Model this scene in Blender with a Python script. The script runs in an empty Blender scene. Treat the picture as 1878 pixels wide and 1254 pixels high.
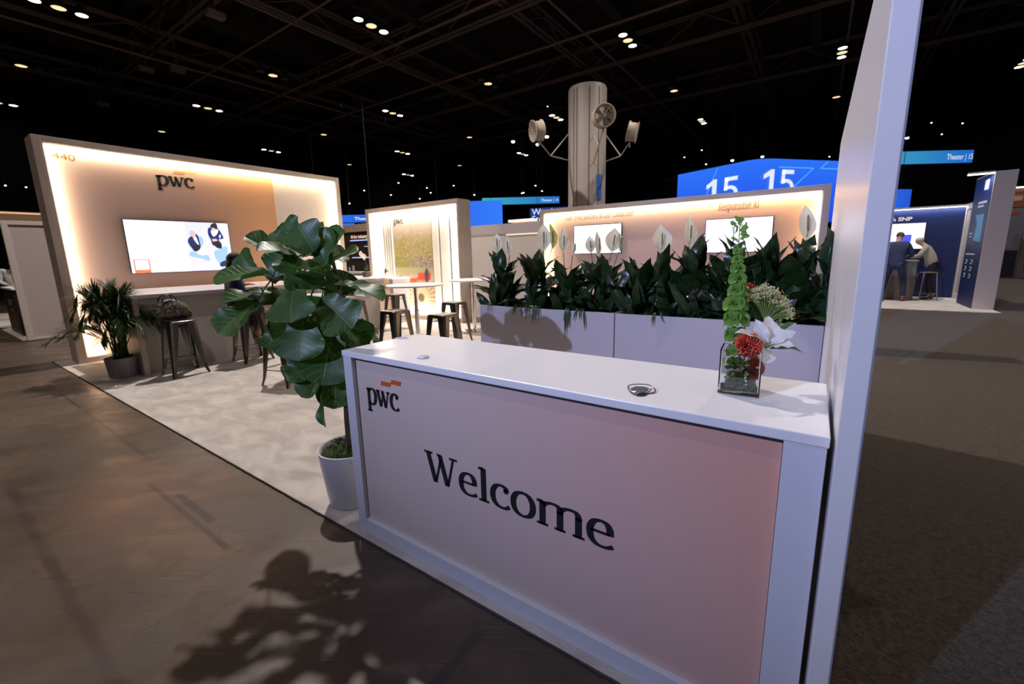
import bpy, bmesh, math, random
from math import pi, sin, cos, radians, sqrt, atan2, hypot
from mathutils import Vector, Matrix, noise

V = Vector
sc = bpy.context.scene
col = sc.collection
random.seed(7)

# ------------------------------------------------------------------ camera
FPX, CX, CY = 788.41, 934.37, 615.06
CAM = V((2.033, -1.313, 1.552))
yaw, pit, rol = radians(125.281), radians(10.698), radians(1.378)
fw = V((cos(yaw) * cos(pit), sin(yaw) * cos(pit), -sin(pit)))
rt = fw.cross(V((0, 0, 1))).normalized()
dn = fw.cross(rt)
r2 = rt * cos(rol) + dn * sin(rol)
d2 = dn * cos(rol) - rt * sin(rol)
cd = bpy.data.cameras.new('camera')
cam = bpy.data.objects.new('camera', cd)
col.objects.link(cam)
M = Matrix.Identity(4)
for i, v in enumerate((r2, -d2, -fw)):
    for j in range(3):
        M[j][i] = v[j]
M.translation = CAM
cam.matrix_world = M
cd.sensor_width = 36.0
cd.lens = FPX / 1878 * 36
cd.shift_x = (939 - CX) / 1878
cd.shift_y = -(627 - CY) / 1878
cd.clip_start = 0.02
cd.clip_end = 300
cd.dof.use_dof = True
cd.dof.focus_distance = 2.0
cd.dof.aperture_fstop = 3.6
sc.camera = cam

vs = sc.view_settings
vs.view_transform = 'Standard'
vs.look = 'None'
vs.gamma = 1
vs.exposure = 0.0
vs.use_curve_mapping = False
w = bpy.data.worlds.new('hall_air')
sc.world = w
w.use_nodes = True
w.node_tree.nodes['Background'].inputs[0].default_value = (0.6, 0.62, 0.75, 1)
w.node_tree.nodes['Background'].inputs[1].default_value = 0.015


def lamp(name, kind, loc, power, colr, target=None, size=0.2, spot=None, blend=0.3, sy=None, spread=None):
    d = bpy.data.lights.new(name, kind)
    d.energy = power
    d.color = colr
    if kind == 'AREA':
        d.shape = 'RECTANGLE' if sy else 'DISK'
        d.size = size
        if sy:
            d.size_y = sy
        if spread:
            d.spread = spread
    else:
        d.shadow_soft_size = size
    if kind == 'SPOT':
        d.spot_size = spot
        d.spot_blend = blend
    o = bpy.data.objects.new(name, d)
    col.objects.link(o)
    o.location = loc
    if target is not None:
        o.rotation_euler = (V(target) - V(loc)).to_track_quat('-Z', 'Y').to_euler()
    return o


# hall lighting: the lit floods of the ceiling grid and one cool stage light on the aisle side
for nm, x, y, pw, cc_ in (('ceiling_flood', -6.7, 4.5, 5400, (1, .91, .86)), ('ceiling_flood', 2.2, 13.2, 3600, (1, .90, .82)), ('ceiling_flood', -15.6, 13.2, 3000, (1, .90, .82)),
                          ('ceiling_flood', -15.6, -4.3, 2000, (1, .84, .70)), ('ceiling_flood', 2.2, -4.3, 600, (.95, .88, .9)), ('ceiling_flood', 11.1, 4.5, 1300, (1, .86, .74)), ('ceiling_flood', 11.1, 22, 2200, (1, .88, .78)), ('ceiling_flood', 2.2, 30.7, 2500, (1, .9, .8))):
    lamp(nm, 'SPOT', (x, y, 11.9), pw, cc_, (x + .3, y, 0), .16, radians(125), .8)
lamp('stage_light_cool', 'SPOT', (-2.2, -8.8, 5.6), 4400, (.49, .57, 1), (1.1, 0.6, 3.1), .07, radians(42), 1.0)
lamp('column_light', 'SPOT', (-1.0, 4.5, 10.5), 420, (1, .88, .78), (-4.2, 12, 2.5), .06, radians(34), .6)


# ------------------------------------------------------------------ pixels to points


def ray(u, v):
    return r2 * ((u - CX) / FPX) + d2 * ((v - CY) / FPX) + fw


def at_ax(u, v, ax, val):
    r = ray(u, v)
    return CAM + r * ((val - CAM[ax]) / r[ax])


def at_d(u, v, d):
    return CAM + ray(u, v) * d


# ------------------------------------------------------------------ materials
MATS = {}


def mat(name, colr, rough=.5, metal=0., emit=None, estr=0., spec=.5, trans=0., ior=1.45, coat=0., noise_amt=0., nscale=20., bump=0., bscale=60., stretch=None, alpha=None, sss=0.):
    if name in MATS:
        return MATS[name]
    m = bpy.data.materials.new(name)
    m.use_nodes = True
    nt = m.node_tree
    b = nt.nodes['Principled BSDF']
    b.inputs['Base Color'].default_value = (*colr, 1)
    b.inputs['Roughness'].default_value = rough
    b.inputs['Metallic'].default_value = metal
    b.inputs['Specular IOR Level'].default_value = spec
    b.inputs['Transmission Weight'].default_value = trans
    b.inputs['IOR'].default_value = ior
    b.inputs['Coat Weight'].default_value = coat
    if emit:
        b.inputs['Emission Color'].default_value = (*emit, 1)
        b.inputs['Emission Strength'].default_value = estr
    if noise_amt or bump:
        tc = nt.nodes.new('ShaderNodeTexCoord')
        mp = nt.nodes.new('ShaderNodeMapping')
        if stretch:
            mp.inputs['Scale'].default_value = stretch
        nt.links.new(tc.outputs['Object'], mp.inputs[0])
    if noise_amt:
        n = nt.nodes.new('ShaderNodeTexNoise')
        n.inputs['Scale'].default_value = nscale
        n.inputs['Detail'].default_value = 4
        nt.links.new(mp.outputs[0], n.inputs['Vector'])
        r = nt.nodes.new('ShaderNodeValToRGB')
        r.color_ramp.elements[0].position = .3
        r.color_ramp.elements[1].position = .7
        r.color_ramp.elements[0].color = (*[c * (1 - noise_amt) for c in colr], 1)
        r.color_ramp.elements[1].color = (*[min(1, c * (1 + noise_amt)) for c in colr], 1)
        nt.links.new(n.outputs[0], r.inputs[0])
        nt.links.new(r.outputs[0], b.inputs['Base Color'])
    if bump:
        n = nt.nodes.new('ShaderNodeTexNoise')
        n.inputs['Scale'].default_value = bscale
        n.inputs['Detail'].default_value = 3
        nt.links.new(mp.outputs[0], n.inputs['Vector'])
        bp = nt.nodes.new('ShaderNodeBump')
        bp.inputs['Strength'].default_value = bump
        bp.inputs['Distance'].default_value = .01
        nt.links.new(n.outputs[0], bp.inputs['Height'])
        nt.links.new(bp.outputs[0], b.inputs['Normal'])
    MATS[name] = m
    return m


class NG:
    """small helper for hand built node graphs"""

    def __init__(s, m):
        s.nt = m.node_tree
        s.b = s.nt.nodes['Principled BSDF']
        s.tc = s.nt.nodes.new('ShaderNodeTexCoord')

    def n(s, t, **kw):
        x = s.nt.nodes.new(t)
        for k, v in kw.items():
            setattr(x, k, v)
        return x

    def l(s, a, b):
        s.nt.links.new(a, b)

    def math(s, op, a, b=None, c=None, clamp=False):
        x = s.nt.nodes.new('ShaderNodeMath')
        x.operation = op
        x.use_clamp = clamp
        for i, v in enumerate((a, b, c)):
            if v is None:
                continue
            if isinstance(v, (int, float)):
                x.inputs[i].default_value = v
            else:
                s.l(v, x.inputs[i])
        return x.outputs[0]

    def mix(s, f, a, b):
        x = s.nt.nodes.new('ShaderNodeMix')
        x.data_type = 'RGBA'
        for i, v in ((0, f), (6, a), (7, b)):
            if isinstance(v, (int, float)):
                x.inputs[i].default_value = v
            elif isinstance(v, tuple):
                x.inputs[i].default_value = (*v, 1)
            else:
                s.l(v, x.inputs[i])
        return x.outputs[2]

    def noise(s, scale, detail=3, vec=None, dist=0, sc=None):
        x = s.nt.nodes.new('ShaderNodeTexNoise')
        x.inputs['Scale'].default_value = scale
        x.inputs['Detail'].default_value = detail
        x.inputs['Distortion'].default_value = dist
        v = vec or s.tc.outputs['Object']
        if sc:
            mp = s.nt.nodes.new('ShaderNodeMapping')
            mp.inputs['Scale'].default_value = sc
            s.l(v, mp.inputs[0])
            v = mp.outputs[0]
        s.l(v, x.inputs['Vector'])
        return x.outputs[0]

    def ss(s, v, a, b, lo=0., hi=1.):
        x = s.nt.nodes.new('ShaderNodeMapRange')
        x.interpolation_type = 'SMOOTHSTEP'
        x.inputs[1].default_value = a
        x.inputs[2].default_value = b
        x.inputs[3].default_value = lo
        x.inputs[4].default_value = hi
        s.l(v, x.inputs[0])
        return x.outputs[0]

    def sep(s, out):
        x = s.nt.nodes.new('ShaderNodeSeparateXYZ')
        s.l(out, x.inputs[0])
        return x.outputs

    def bump(s, h, st, dist=.01):
        x = s.nt.nodes.new('ShaderNodeBump')
        x.inputs['Strength'].default_value = st
        x.inputs['Distance'].default_value = dist
        s.l(h, x.inputs['Height'])
        s.l(x.outputs[0], s.b.inputs['Normal'])


WHITE = mat('white_laminate', (.80, .78, .77), .38, bump=.04, bscale=8)
WHITE_TOP = mat('white_counter_top', (.83, .81, .80), .30)
LILAC = mat('pale_lilac_panel', (.56, .52, .57), .5)
GAP = mat('dark_gap', (.03, .025, .03), .8)
BLACK = mat('black_vinyl', (.012, .012, .014), .5)
ORANGE = mat('orange_vinyl', (.62, .10, .02), .5)
PEACHY = mat('pale_orange_vinyl', (.75, .22, .09), .5)
BROWNTXT = mat('brown_lettering', (.11, .03, .010), .5)
GOLDTXT = mat('tan_lettering', (.42, .30, .18), .5)
CHROME = mat('chrome', (.72, .70, .70), .14, 1)
GUN = mat('gunmetal', (.135, .125, .12), .25, 1, noise_amt=.2, nscale=14)
POTGREY = mat('grey_pot', (.33, .32, .34), .55)
POTWHITE = mat('white_pot', (.74, .74, .78), .35)
SOIL = mat('soil', (.02, .015, .01), .95, bump=.8, bscale=90)
MOSS = mat('moss', (.035, .06, .012), .95, noise_amt=.6, nscale=60, bump=1, bscale=140)
BARK = mat('bark', (.09, .06, .035), .85, bump=.6, bscale=120)
BLACKMETAL = mat('black_metal', (.012, .011, .011), .6)
STEELDARK = mat('dark_steel_truss', (.15, .105, .08), .7)
PVC = mat('black_plastic', (.01, .01, .012), .35)


def wood(name, c0, c1, axis=2):
    m = mat(name, c0, .55)
    g = NG(m)
    s = [60, 60, 60]
    s[axis] = 1.5
    n = g.noise(1, 4, sc=tuple(s), dist=.3)
    n2 = g.noise(2.2, 2)
    f = g.math('ADD', g.math('MULTIPLY', n, .75), g.math('MULTIPLY', n2, .25))
    g.l(g.mix(g.ss(f, .35, .65), c0, c1), g.b.inputs['Base Color'])
    return m


OAKV = wood('grey_oak_laminate_upright', (.40, .33, .29), (.52, .44, .39), 2)
OAKX = wood('grey_oak_laminate_x', (.40, .33, .29), (.52, .44, .39), 0)
OAKY = wood('grey_oak_laminate_y', (.40, .33, .29), (.52, .44, .39), 1)


def glow(name, colr, st, sample=True):
    m = mat(name, colr, .6, emit=colr, estr=st)
    if not sample:
        m.cycles.emission_sampling = 'NONE'
    return m


# ------------------------------------------------------------------ mesh builder
class MB:
    def __init__(s):
        s.v = []
        s.f = []
        s.m = []
        s.uv = {}
        s.mats = []
        s.cur = 0

    def use(s, m):
        if m not in s.mats:
            s.mats.append(m)
        s.cur = s.mats.index(m)
        return s

    def face(s, idx, uv=None):
        if uv:
            s.uv[len(s.f)] = uv
        s.f.append(tuple(idx))
        s.m.append(s.cur)

    def poly(s, pts):
        b = len(s.v)
        s.v += [V(p) for p in pts]
        s.face(range(b, b + len(pts)))

    def box(s, a, b, T=None):
        x0, y0, z0 = a
        x1, y1, z1 = b
        k = len(s.v)
        P = [V(p) for p in ((x0, y0, z0), (x1, y0, z0), (x1, y1, z0), (x0, y1, z0), (x0, y0, z1), (x1, y0, z1), (x1, y1, z1), (x0, y1, z1))]
        if T:
            P = [T @ p for p in P]
        s.v += P
        for f in ((0, 3, 2, 1), (4, 5, 6, 7), (0, 1, 5, 4), (1, 2, 6, 5), (2, 3, 7, 6), (3, 0, 4, 7)):
            s.face([k + i for i in f])
        return s

    def tube(s, pts, rad, n=8, cap=True, squash=None):
        pts = [V(p) for p in pts]
        if not hasattr(rad, '__len__'):
            rad = [rad] * len(pts)
        k = len(s.v)
        prev = None
        for i, p in enumerate(pts):
            d = (pts[min(i + 1, len(pts) - 1)] - pts[max(i - 1, 0)])
            if d.length < 1e-9:
                d = V((0, 0, 1))
            d.normalize()
            if prev is None:
                a = d.cross(V((0, 0, 1)) if abs(d.z) < .9 else V((1, 0, 0))).normalized()
            else:
                a = (prev - d * prev.dot(d)).normalized()
            prev = a
            b = d.cross(a)
            for j in range(n):
                t = 2 * pi * j / n
                s.v.append(p + (a * cos(t) + b * sin(t) * (squash or 1)) * rad[i])
        for i in range(len(pts) - 1):
            for j in range(n):
                j2 = (j + 1) % n
                s.face((k + i * n + j, k + i * n + j2, k + (i + 1) * n + j2, k + (i + 1) * n + j))
        if cap:
            s.face([k + j for j in range(n)][::-1])
            s.face([k + (len(pts) - 1) * n + j for j in range(n)])
        return s

    def lathe(s, prof, c=(0, 0, 0), n=32, ax=None, close=False):
        """prof: (r, z) list; spun about z through c, or about the axis matrix ax"""
        k = len(s.v)
        c = V(c)
        for r, z in prof:
            for j in range(n):
                t = 2 * pi * j / n
                p = V((r * cos(t), r * sin(t), z))
                if ax:
                    p = ax @ p
                s.v.append(c + p)
        for i in range(len(prof) - 1):
            for j in range(n):
                j2 = (j + 1) % n
                s.face((k + i * n + j, k + i * n + j2, k + (i + 1) * n + j2, k + (i + 1) * n + j))
        if prof[0][0] > 1e-6 and not close:
            s.face([k + j for j in range(n)][::-1])
        if prof[-1][0] > 1e-6 and not close:
            s.face([k + (len(prof) - 1) * n + j for j in range(n)])
        return s

    def prism(s, pts, off):
        """closed polygon pts pushed by vector off"""
        off = V(off)
        k = len(s.v)
        n = len(pts)
        s.v += [V(p) for p in pts] + [V(p) + off for p in pts]
        s.face(list(range(k, k + n))[::-1])
        s.face(range(k + n, k + 2 * n))
        for i in range(n):
            j = (i + 1) % n
            s.face((k + i, k + j, k + n + j, k + n + i))
        return s

    def grid(s, rows, uvs=None):
        k = len(s.v)
        R, Cn = len(rows), len(rows[0])
        for r in rows:
            s.v += [V(p) for p in r]
        for i in range(R - 1):
            for j in range(Cn - 1):
                uv = None
                if uvs:
                    uv = [uvs[i][j], uvs[i][j + 1], uvs[i + 1][j + 1], uvs[i + 1][j]]
                s.face((k + i * Cn + j, k + i * Cn + j + 1, k + (i + 1) * Cn + j + 1, k + (i + 1) * Cn + j), uv)
        return s

    def ball(s, c, r, n=10, m=6, T=None):
        prof = []
        c = V(c)
        k = len(s.v)
        rr = r if hasattr(r, '__len__') else (r, r, r)
        for i in range(m + 1):
            a = -pi / 2 + pi * i / m
            for j in range(n):
                t = 2 * pi * j / n
                p = V((rr[0] * cos(a) * cos(t), rr[1] * cos(a) * sin(t), rr[2] * sin(a)))
                if T:
                    p = T @ p
                s.v.append(c + p)
        for i in range(m):
            for j in range(n):
                j2 = (j + 1) % n
                s.face((k + i * n + j, k + i * n + j2, k + (i + 1) * n + j2, k + (i + 1) * n + j))
        return s

    def build(s, name, m=None, parent=None, smooth=False, bevel=0, seg=2, weld=False):
        me = bpy.data.meshes.new(name)
        me.from_pydata([tuple(v) for v in s.v], [], s.f)
        ms = s.mats or [m]
        for x in ms:
            me.materials.append(x)
        if s.mats:
            me.polygons.foreach_set('material_index', s.m)
        if s.uv:
            ul = me.uv_layers.new(name='UVMap')
            for p in me.polygons:
                uv = s.uv.get(p.index)
                if uv:
                    for li, c in zip(p.loop_indices, uv):
                        ul.data[li].uv = c
        me.validate()
        if weld:
            bm = bmesh.new()
            bm.from_mesh(me)
            bmesh.ops.remove_doubles(bm, verts=bm.verts, dist=1e-5)
            bmesh.ops.recalc_face_normals(bm, faces=bm.faces)
            bm.to_mesh(me)
            bm.free()
        if smooth:
            me.polygons.foreach_set('use_smooth', [True] * len(me.polygons))
            if smooth != 'all':
                try:
                    me.set_sharp_from_angle(angle=radians(42))
                except Exception:
                    pass
        o = bpy.data.objects.new(name, me)
        col.objects.link(o)
        if parent:
            o.parent = parent
        if bevel:
            md = o.modifiers.new('bevel', 'BEVEL')
            md.width = bevel
            md.segments = seg
            md.limit_method = 'ANGLE'
            md.angle_limit = radians(50)
        return o


def tag(o, label=None, cat=None, group=None, kind=None):
    if label:
        o['label'] = label
    if cat:
        o['category'] = cat
    if group:
        o['group'] = group
    if kind:
        o['kind'] = kind
    return o


def thing(name, label, cat, loc=(0, 0, 0), rz=0, group=None):
    o = bpy.data.objects.new(name, None)
    col.objects.link(o)
    o.empty_display_size = .1
    o.location = loc
    o.rotation_euler = (0, 0, rz)
    return tag(o, label, cat, group)


def copy_tree(o, parent=None):
    c = o.copy()
    col.objects.link(c)
    c.parent = parent
    for ch in list(o.children):
        copy_tree(ch, c)
    return c


def put(o, loc, rz=0, label=None, group=None, tilt=None):
    o.location = loc
    o.rotation_euler = (tilt[0] if tilt else 0, tilt[1] if tilt else 0, rz)
    if label:
        o['label'] = label
    if group:
        o['group'] = group
    return o


def catmull(pts, n=6, closed=False):
    out = []
    L = len(pts)
    rng = range(L if closed else L - 1)
    for i in rng:
        if closed:
            p0, p1, p2, p3 = pts[(i - 1) % L], pts[i], pts[(i + 1) % L], pts[(i + 2) % L]
        else:
            p0, p1, p2, p3 = pts[max(i - 1, 0)], pts[i], pts[i + 1], pts[min(i + 2, L - 1)]
        for k in range(n):
            t = k / n
            out.append(tuple(.5 * ((2 * p1[a]) + (-p0[a] + p2[a]) * t + (2 * p0[a] - 5 * p1[a] + 4 * p2[a] - p3[a]) * t * t + (-p0[a] + 3 * p1[a] - 3 * p2[a] + p3[a]) * t ** 3) for a in range(len(p1))))
    if not closed:
        out.append(tuple(pts[-1]))
    return out


# ------------------------------------------------------------------ lettering
# serif glyphs: strokes drawn with a broad nib (thick on uprights, thin across), 1000 units per em
# ('s', pts) straight, ('c', pts) curved, ('o', pts) closed curve, ('t', pts, w) straight with fixed weight, ('d', x, y, r) dot
def stem(x, y0, y1):
    return ('s', [(x, y0), (x, y1)])


def sf(x0, x1, y):
    return ('t', [(x0, y), (x1, y)], 38)


GL = {
    'W': (960, [('t', [(150, 680), (320, 20)], 98), ('t', [(335, 20), (490, 600)], 46), ('t', [(470, 680), (640, 20)], 98), ('t', [(655, 20), (820, 680)], 46), sf(40, 270, 682), sf(390, 500, 682), sf(720, 920, 682)]),
    'w': (760, [('t', [(110, 475), (245, 15)], 92), ('t', [(255, 15), (380, 420)], 44), ('t', [(360, 475), (495, 15)], 92), ('t', [(505, 15), (640, 475)], 44), sf(20, 210, 478), sf(300, 410, 478), sf(560, 730, 478)]),
    'e': (540, [('t', [(110, 275), (430, 275)], 40), ('c', [(432, 262), (425, 370), (375, 455), (280, 485), (175, 450), (112, 350), (100, 240), (125, 120), (200, 40), (300, 15), (400, 30), (480, 75)])]),
    'l': (330, [stem(165, 0, 720), sf(50, 280, 18), ('t', [(50, 700), (165, 712)], 44)]),
    'c': (510, [('c', [(400, 385), (380, 450), (290, 485), (180, 450), (112, 350), (98, 240), (125, 120), (200, 40), (300, 15), (390, 30), (465, 80)]), ('d', 392, 385, 52)]),
    'o': (590, [('o', [(295, 487), (170, 445), (105, 340), (95, 245), (110, 140), (180, 45), (295, 10), (410, 45), (480, 140), (495, 245), (480, 350), (410, 450)])]),
    'm': (960, [stem(150, 0, 480), stem(480, 0, 380), stem(810, 0, 380), ('c', [(160, 400), (230, 455), (330, 480), (430, 465), (478, 400), (480, 330)]), ('c', [(490, 400), (560, 455), (660, 480), (760, 465), (808, 400), (810, 330)]), sf(40, 255, 18), sf(380, 580, 18), sf(710, 915, 18), ('t', [(40, 462), (150, 472)], 44)]),
    'n': (620, [stem(150, 0, 480), stem(480, 0, 380), ('c', [(160, 400), (230, 455), (330, 480), (430, 465), (478, 400), (480, 330)]), sf(40, 255, 18), sf(380, 585, 18), ('t', [(40, 462), (150, 472)], 44)]),
    'p': (600, [stem(150, -215, 480), ('c', [(160, 400), (230, 470), (330, 487), (430, 450), (495, 350), (500, 240), (470, 120), (400, 40), (300, 10), (200, 30), (150, 70)]), sf(40, 280, -200), ('t', [(35, 455), (150, 472)], 44)]),
    'a': (520, [stem(400, 30, 340), ('c', [(400, 330), (385, 430), (310, 480), (210, 480), (110, 420)]), ('c', [(400, 285), (280, 270), (150, 215), (105, 120), (140, 35), (230, 10), (330, 50), (395, 110)]), ('t', [(400, 22), (500, 30)], 44)]),
    'b': (600, [stem(140, 20, 720), ('c', [(150, 400), (220, 470), (320, 487), (420, 450), (490, 350), (497, 240), (470, 120), (400, 40), (300, 10), (200, 25), (140, 60)]), ('t', [(30, 700), (140, 712)], 44)]),
    'd': (610, [stem(460, 10, 720), ('c', [(455, 400), (380, 470), (290, 487), (180, 450), (110, 350), (98, 240), (125, 120), (200, 35), (300, 10), (400, 50), (455, 100)]), ('t', [(350, 700), (460, 712)], 44), ('t', [(460, 18), (570, 22)], 44)]),
    'i': (310, [stem(155, 0, 480), sf(45, 265, 18), ('t', [(45, 462), (155, 472)], 44), ('d', 150, 650, 55)]),
    'j': (300, [('c', [(165, 480), (165, 0), (150, -130), (80, -205), (-10, -190)]), ('t', [(55, 462), (165, 472)], 44), ('d', 160, 650, 55)]),
    'r': (440, [stem(150, 0, 480), sf(40, 290, 18), ('c', [(160, 340), (220, 440), (310, 485), (390, 460)]), ('d', 380, 435, 48), ('t', [(40, 462), (150, 472)], 44)]),
    's': (450, [('c', [(380, 370), (350, 450), (240, 487), (130, 450), (115, 360), (200, 280), (310, 225), (370, 140), (320, 45), (210, 10), (100, 40), (75, 130)])]),
    't': (370, [('c', [(165, 620), (165, 200), (170, 70), (235, 15), (345, 50)]), ('t', [(50, 468), (340, 468)], 38)]),
    'u': (610, [('c', [(140, 480), (140, 180), (160, 60), (250, 12), (350, 35), (450, 110)]), stem(460, 10, 480), ('t', [(35, 465), (140, 468)], 38), ('t', [(355, 465), (460, 468)], 38), ('t', [(460, 18), (570, 22)], 44)]),
    'y': (560, [('t', [(120, 475), (295, 20)], 90), ('t', [(465, 475), (220, -180)], 46), ('d', 160, -175, 50), sf(20, 225, 478), sf(370, 545, 478)]),
    'S': (560, [('c', [(455, 540), (420, 660), (290, 705), (150, 660), (110, 540), (190, 430), (360, 340), (460, 230), (430, 80), (290, 5), (140, 40), (80, 190)]), ('t', [(465, 500), (465, 690)], 36), ('t', [(78, 40), (78, 220)], 36)]),
    'A': (720, [('t', [(140, 20), (340, 690)], 44), ('t', [(340, 690), (570, 20)], 96), ('t', [(210, 235), (500, 235)], 40), sf(30, 250, 18), sf(460, 690, 18)]),
    'P': (600, [stem(170, 0, 690), sf(50, 310, 18), ('c', [(60, 682), (330, 684), (470, 640), (520, 520), (470, 390), (330, 335), (180, 335)])]),
    'R': (670, [stem(170, 0, 690), sf(50, 290, 18), ('c', [(60, 682), (330, 684), (460, 640), (505, 530), (460, 410), (330, 355), (180, 355)]), ('t', [(340, 350), (560, 20)], 92), sf(520, 650, 18)]),
    'C': (660, [('c', [(560, 520), (500, 660), (370, 705), (220, 660), (120, 520), (95, 350), (125, 170), (230, 40), (370, 5), (500, 40), (590, 160)]), ('t', [(565, 500), (565, 690)], 36)]),
    'E': (600, [stem(170, 0, 690), ('t', [(50, 680), (520, 680)], 40), ('t', [(50, 20), (540, 20)], 40), ('t', [(170, 360), (400, 360)], 40), ('t', [(518, 540), (518, 690)], 38), ('t', [(540, 5), (540, 170)], 38), ('t', [(400, 280), (400, 440)], 36)]),
    'I': (330, [stem(165, 0, 690), sf(45, 285, 18), sf(45, 285, 682)]),
    ' ': (260, []),
}


def serif(text, H, mb, org, right, up, thick=.0015, nib=(100, 42), track=0, slant=0.):
    """adds serif text; H = em height in metres; returns the width"""
    right = V(right)
    up = V(up)
    nrm = right.cross(up).normalized()
    org = V(org)
    x = 0

    def P(px, py):
        return org + right * ((x + px + slant * py) * H / 1000) + up * (py * H / 1000)

    def strip(pts, ws):
        L, Rr = [], []
        for i, p in enumerate(pts):
            a = pts[max(i - 1, 0)]
            b = pts[min(i + 1, len(pts) - 1)]
            dx, dy = b[0] - a[0], b[1] - a[1]
            d = hypot(dx, dy) or 1
            nx, ny = -dy / d, dx / d
            wd = ws if ws else sqrt((nib[0] * nx) ** 2 + (nib[1] * ny) ** 2)
            L.append((p[0] + nx * wd / 2, p[1] + ny * wd / 2))
            Rr.append((p[0] - nx * wd / 2, p[1] - ny * wd / 2))
        k = len(mb.v)
        for a, b in zip(L, Rr):
            mb.v += [P(*a) + nrm * thick, P(*b) + nrm * thick, P(*a), P(*b)]
        for i in range(len(L) - 1):
            a, b = k + 4 * i, k + 4 * i + 4
            mb.face((a, b, b + 1, a + 1))
            mb.face((a, a + 2, b + 2, b))
            mb.face((a + 1, b + 1, b + 3, a + 3))
        for a in (k, k + 4 * (len(L) - 1)):
            mb.face((a, a + 1, a + 3, a + 2))
    for ch in text:
        adv, st = GL[ch]
        for s_ in st:
            if s_[0] == 's':
                strip(s_[1], nib[0])
            elif s_[0] == 't':
                strip(s_[1], s_[2] * (nib[1] / 42 if s_[2] < 60 else nib[0] / 100))
            elif s_[0] == 'c':
                strip(catmull(s_[1], 5), None)
            elif s_[0] == 'o':
                q = catmull(s_[1], 4, True)
                strip(q + q[:2], None)
            else:
                mb.poly([P(s_[1] + s_[3] * cos(t * pi / 6), s_[2] + s_[3] * sin(t * pi / 6)) + nrm * thick for t in range(12)])
        x += adv + track
    return x * H / 1000


def serif_obj(name, text, H, org, right, up, m, parent, nib=(100, 42), thick=.0015, width=None, slant=0., track=0):
    mb = MB()
    if width:
        tot = sum(GL[c][0] + track for c in text) * H / 1000
        right = V(right) * (width / tot)
    serif(text, H, mb, org, right, up, thick, nib, slant=slant, track=track)
    return mb.build(name, m, parent)


def sans_obj(name, text, H, org, right, up, m, parent, thick=.002, bold=0., width=None, align='LEFT'):
    cu = bpy.data.curves.new(name, 'FONT')
    cu.body = text
    cu.size = 1
    cu.offset = bold
    cu.align_x = align
    cu.resolution_u = 4
    t = bpy.data.objects.new('tmp', cu)
    col.objects.link(t)
    bpy.context.view_layer.update()
    me = bpy.data.meshes.new_from_object(t.evaluated_get(bpy.context.evaluated_depsgraph_get()))
    bpy.data.objects.remove(t)
    right = V(right)
    up = V(up)
    nrm = right.cross(up).normalized()
    xs = [v.co.x for v in me.vertices] or [0, 1]
    sx = H
    if width:
        sx = width / (max(xs) - min(xs))
    for v in me.vertices:
        c = v.co.copy()
        v.co = V(org) + right * (c.x * sx) + up * (c.y * H) + nrm * thick
    me.materials.clear()
    me.materials.append(m)
    o = bpy.data.objects.new(name, me)
    col.objects.link(o)
    o.parent = parent
    return o


def logo(parent, org, H, right, up, m, mo, width=None, mo2=None, pre=''):
    """lower case serif wordmark with two slanted orange bars above"""
    right = V(right)
    up = V(up)
    nrm = right.cross(up).normalized()
    wd = sum(GL[c][0] - 75 for c in 'pwc') * H / 1000
    if width:
        right = right * (width / wd)
    o = serif_obj('wordmark', 'pwc', H, org, right, up, m, parent, nib=(150, 60), track=-75)
    mb = MB()
    mb.use(mo)
    for i, (x0, y0) in enumerate(((.53, .60), (.86, .69))):
        if i and mo2:
            mb.use(mo2)
        q = []
        for dx, dy in ((0, 0), (.30, 0), (.34, .115), (.04, .115)):
            q.append(V(org) + right * ((x0 + dx) * wd * .95) + up * ((y0 + dy) * H * 1.12))
        mb.prism(q, nrm * .0016)
    mb.build('logo_bars', parent=parent)
    return o

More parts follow.
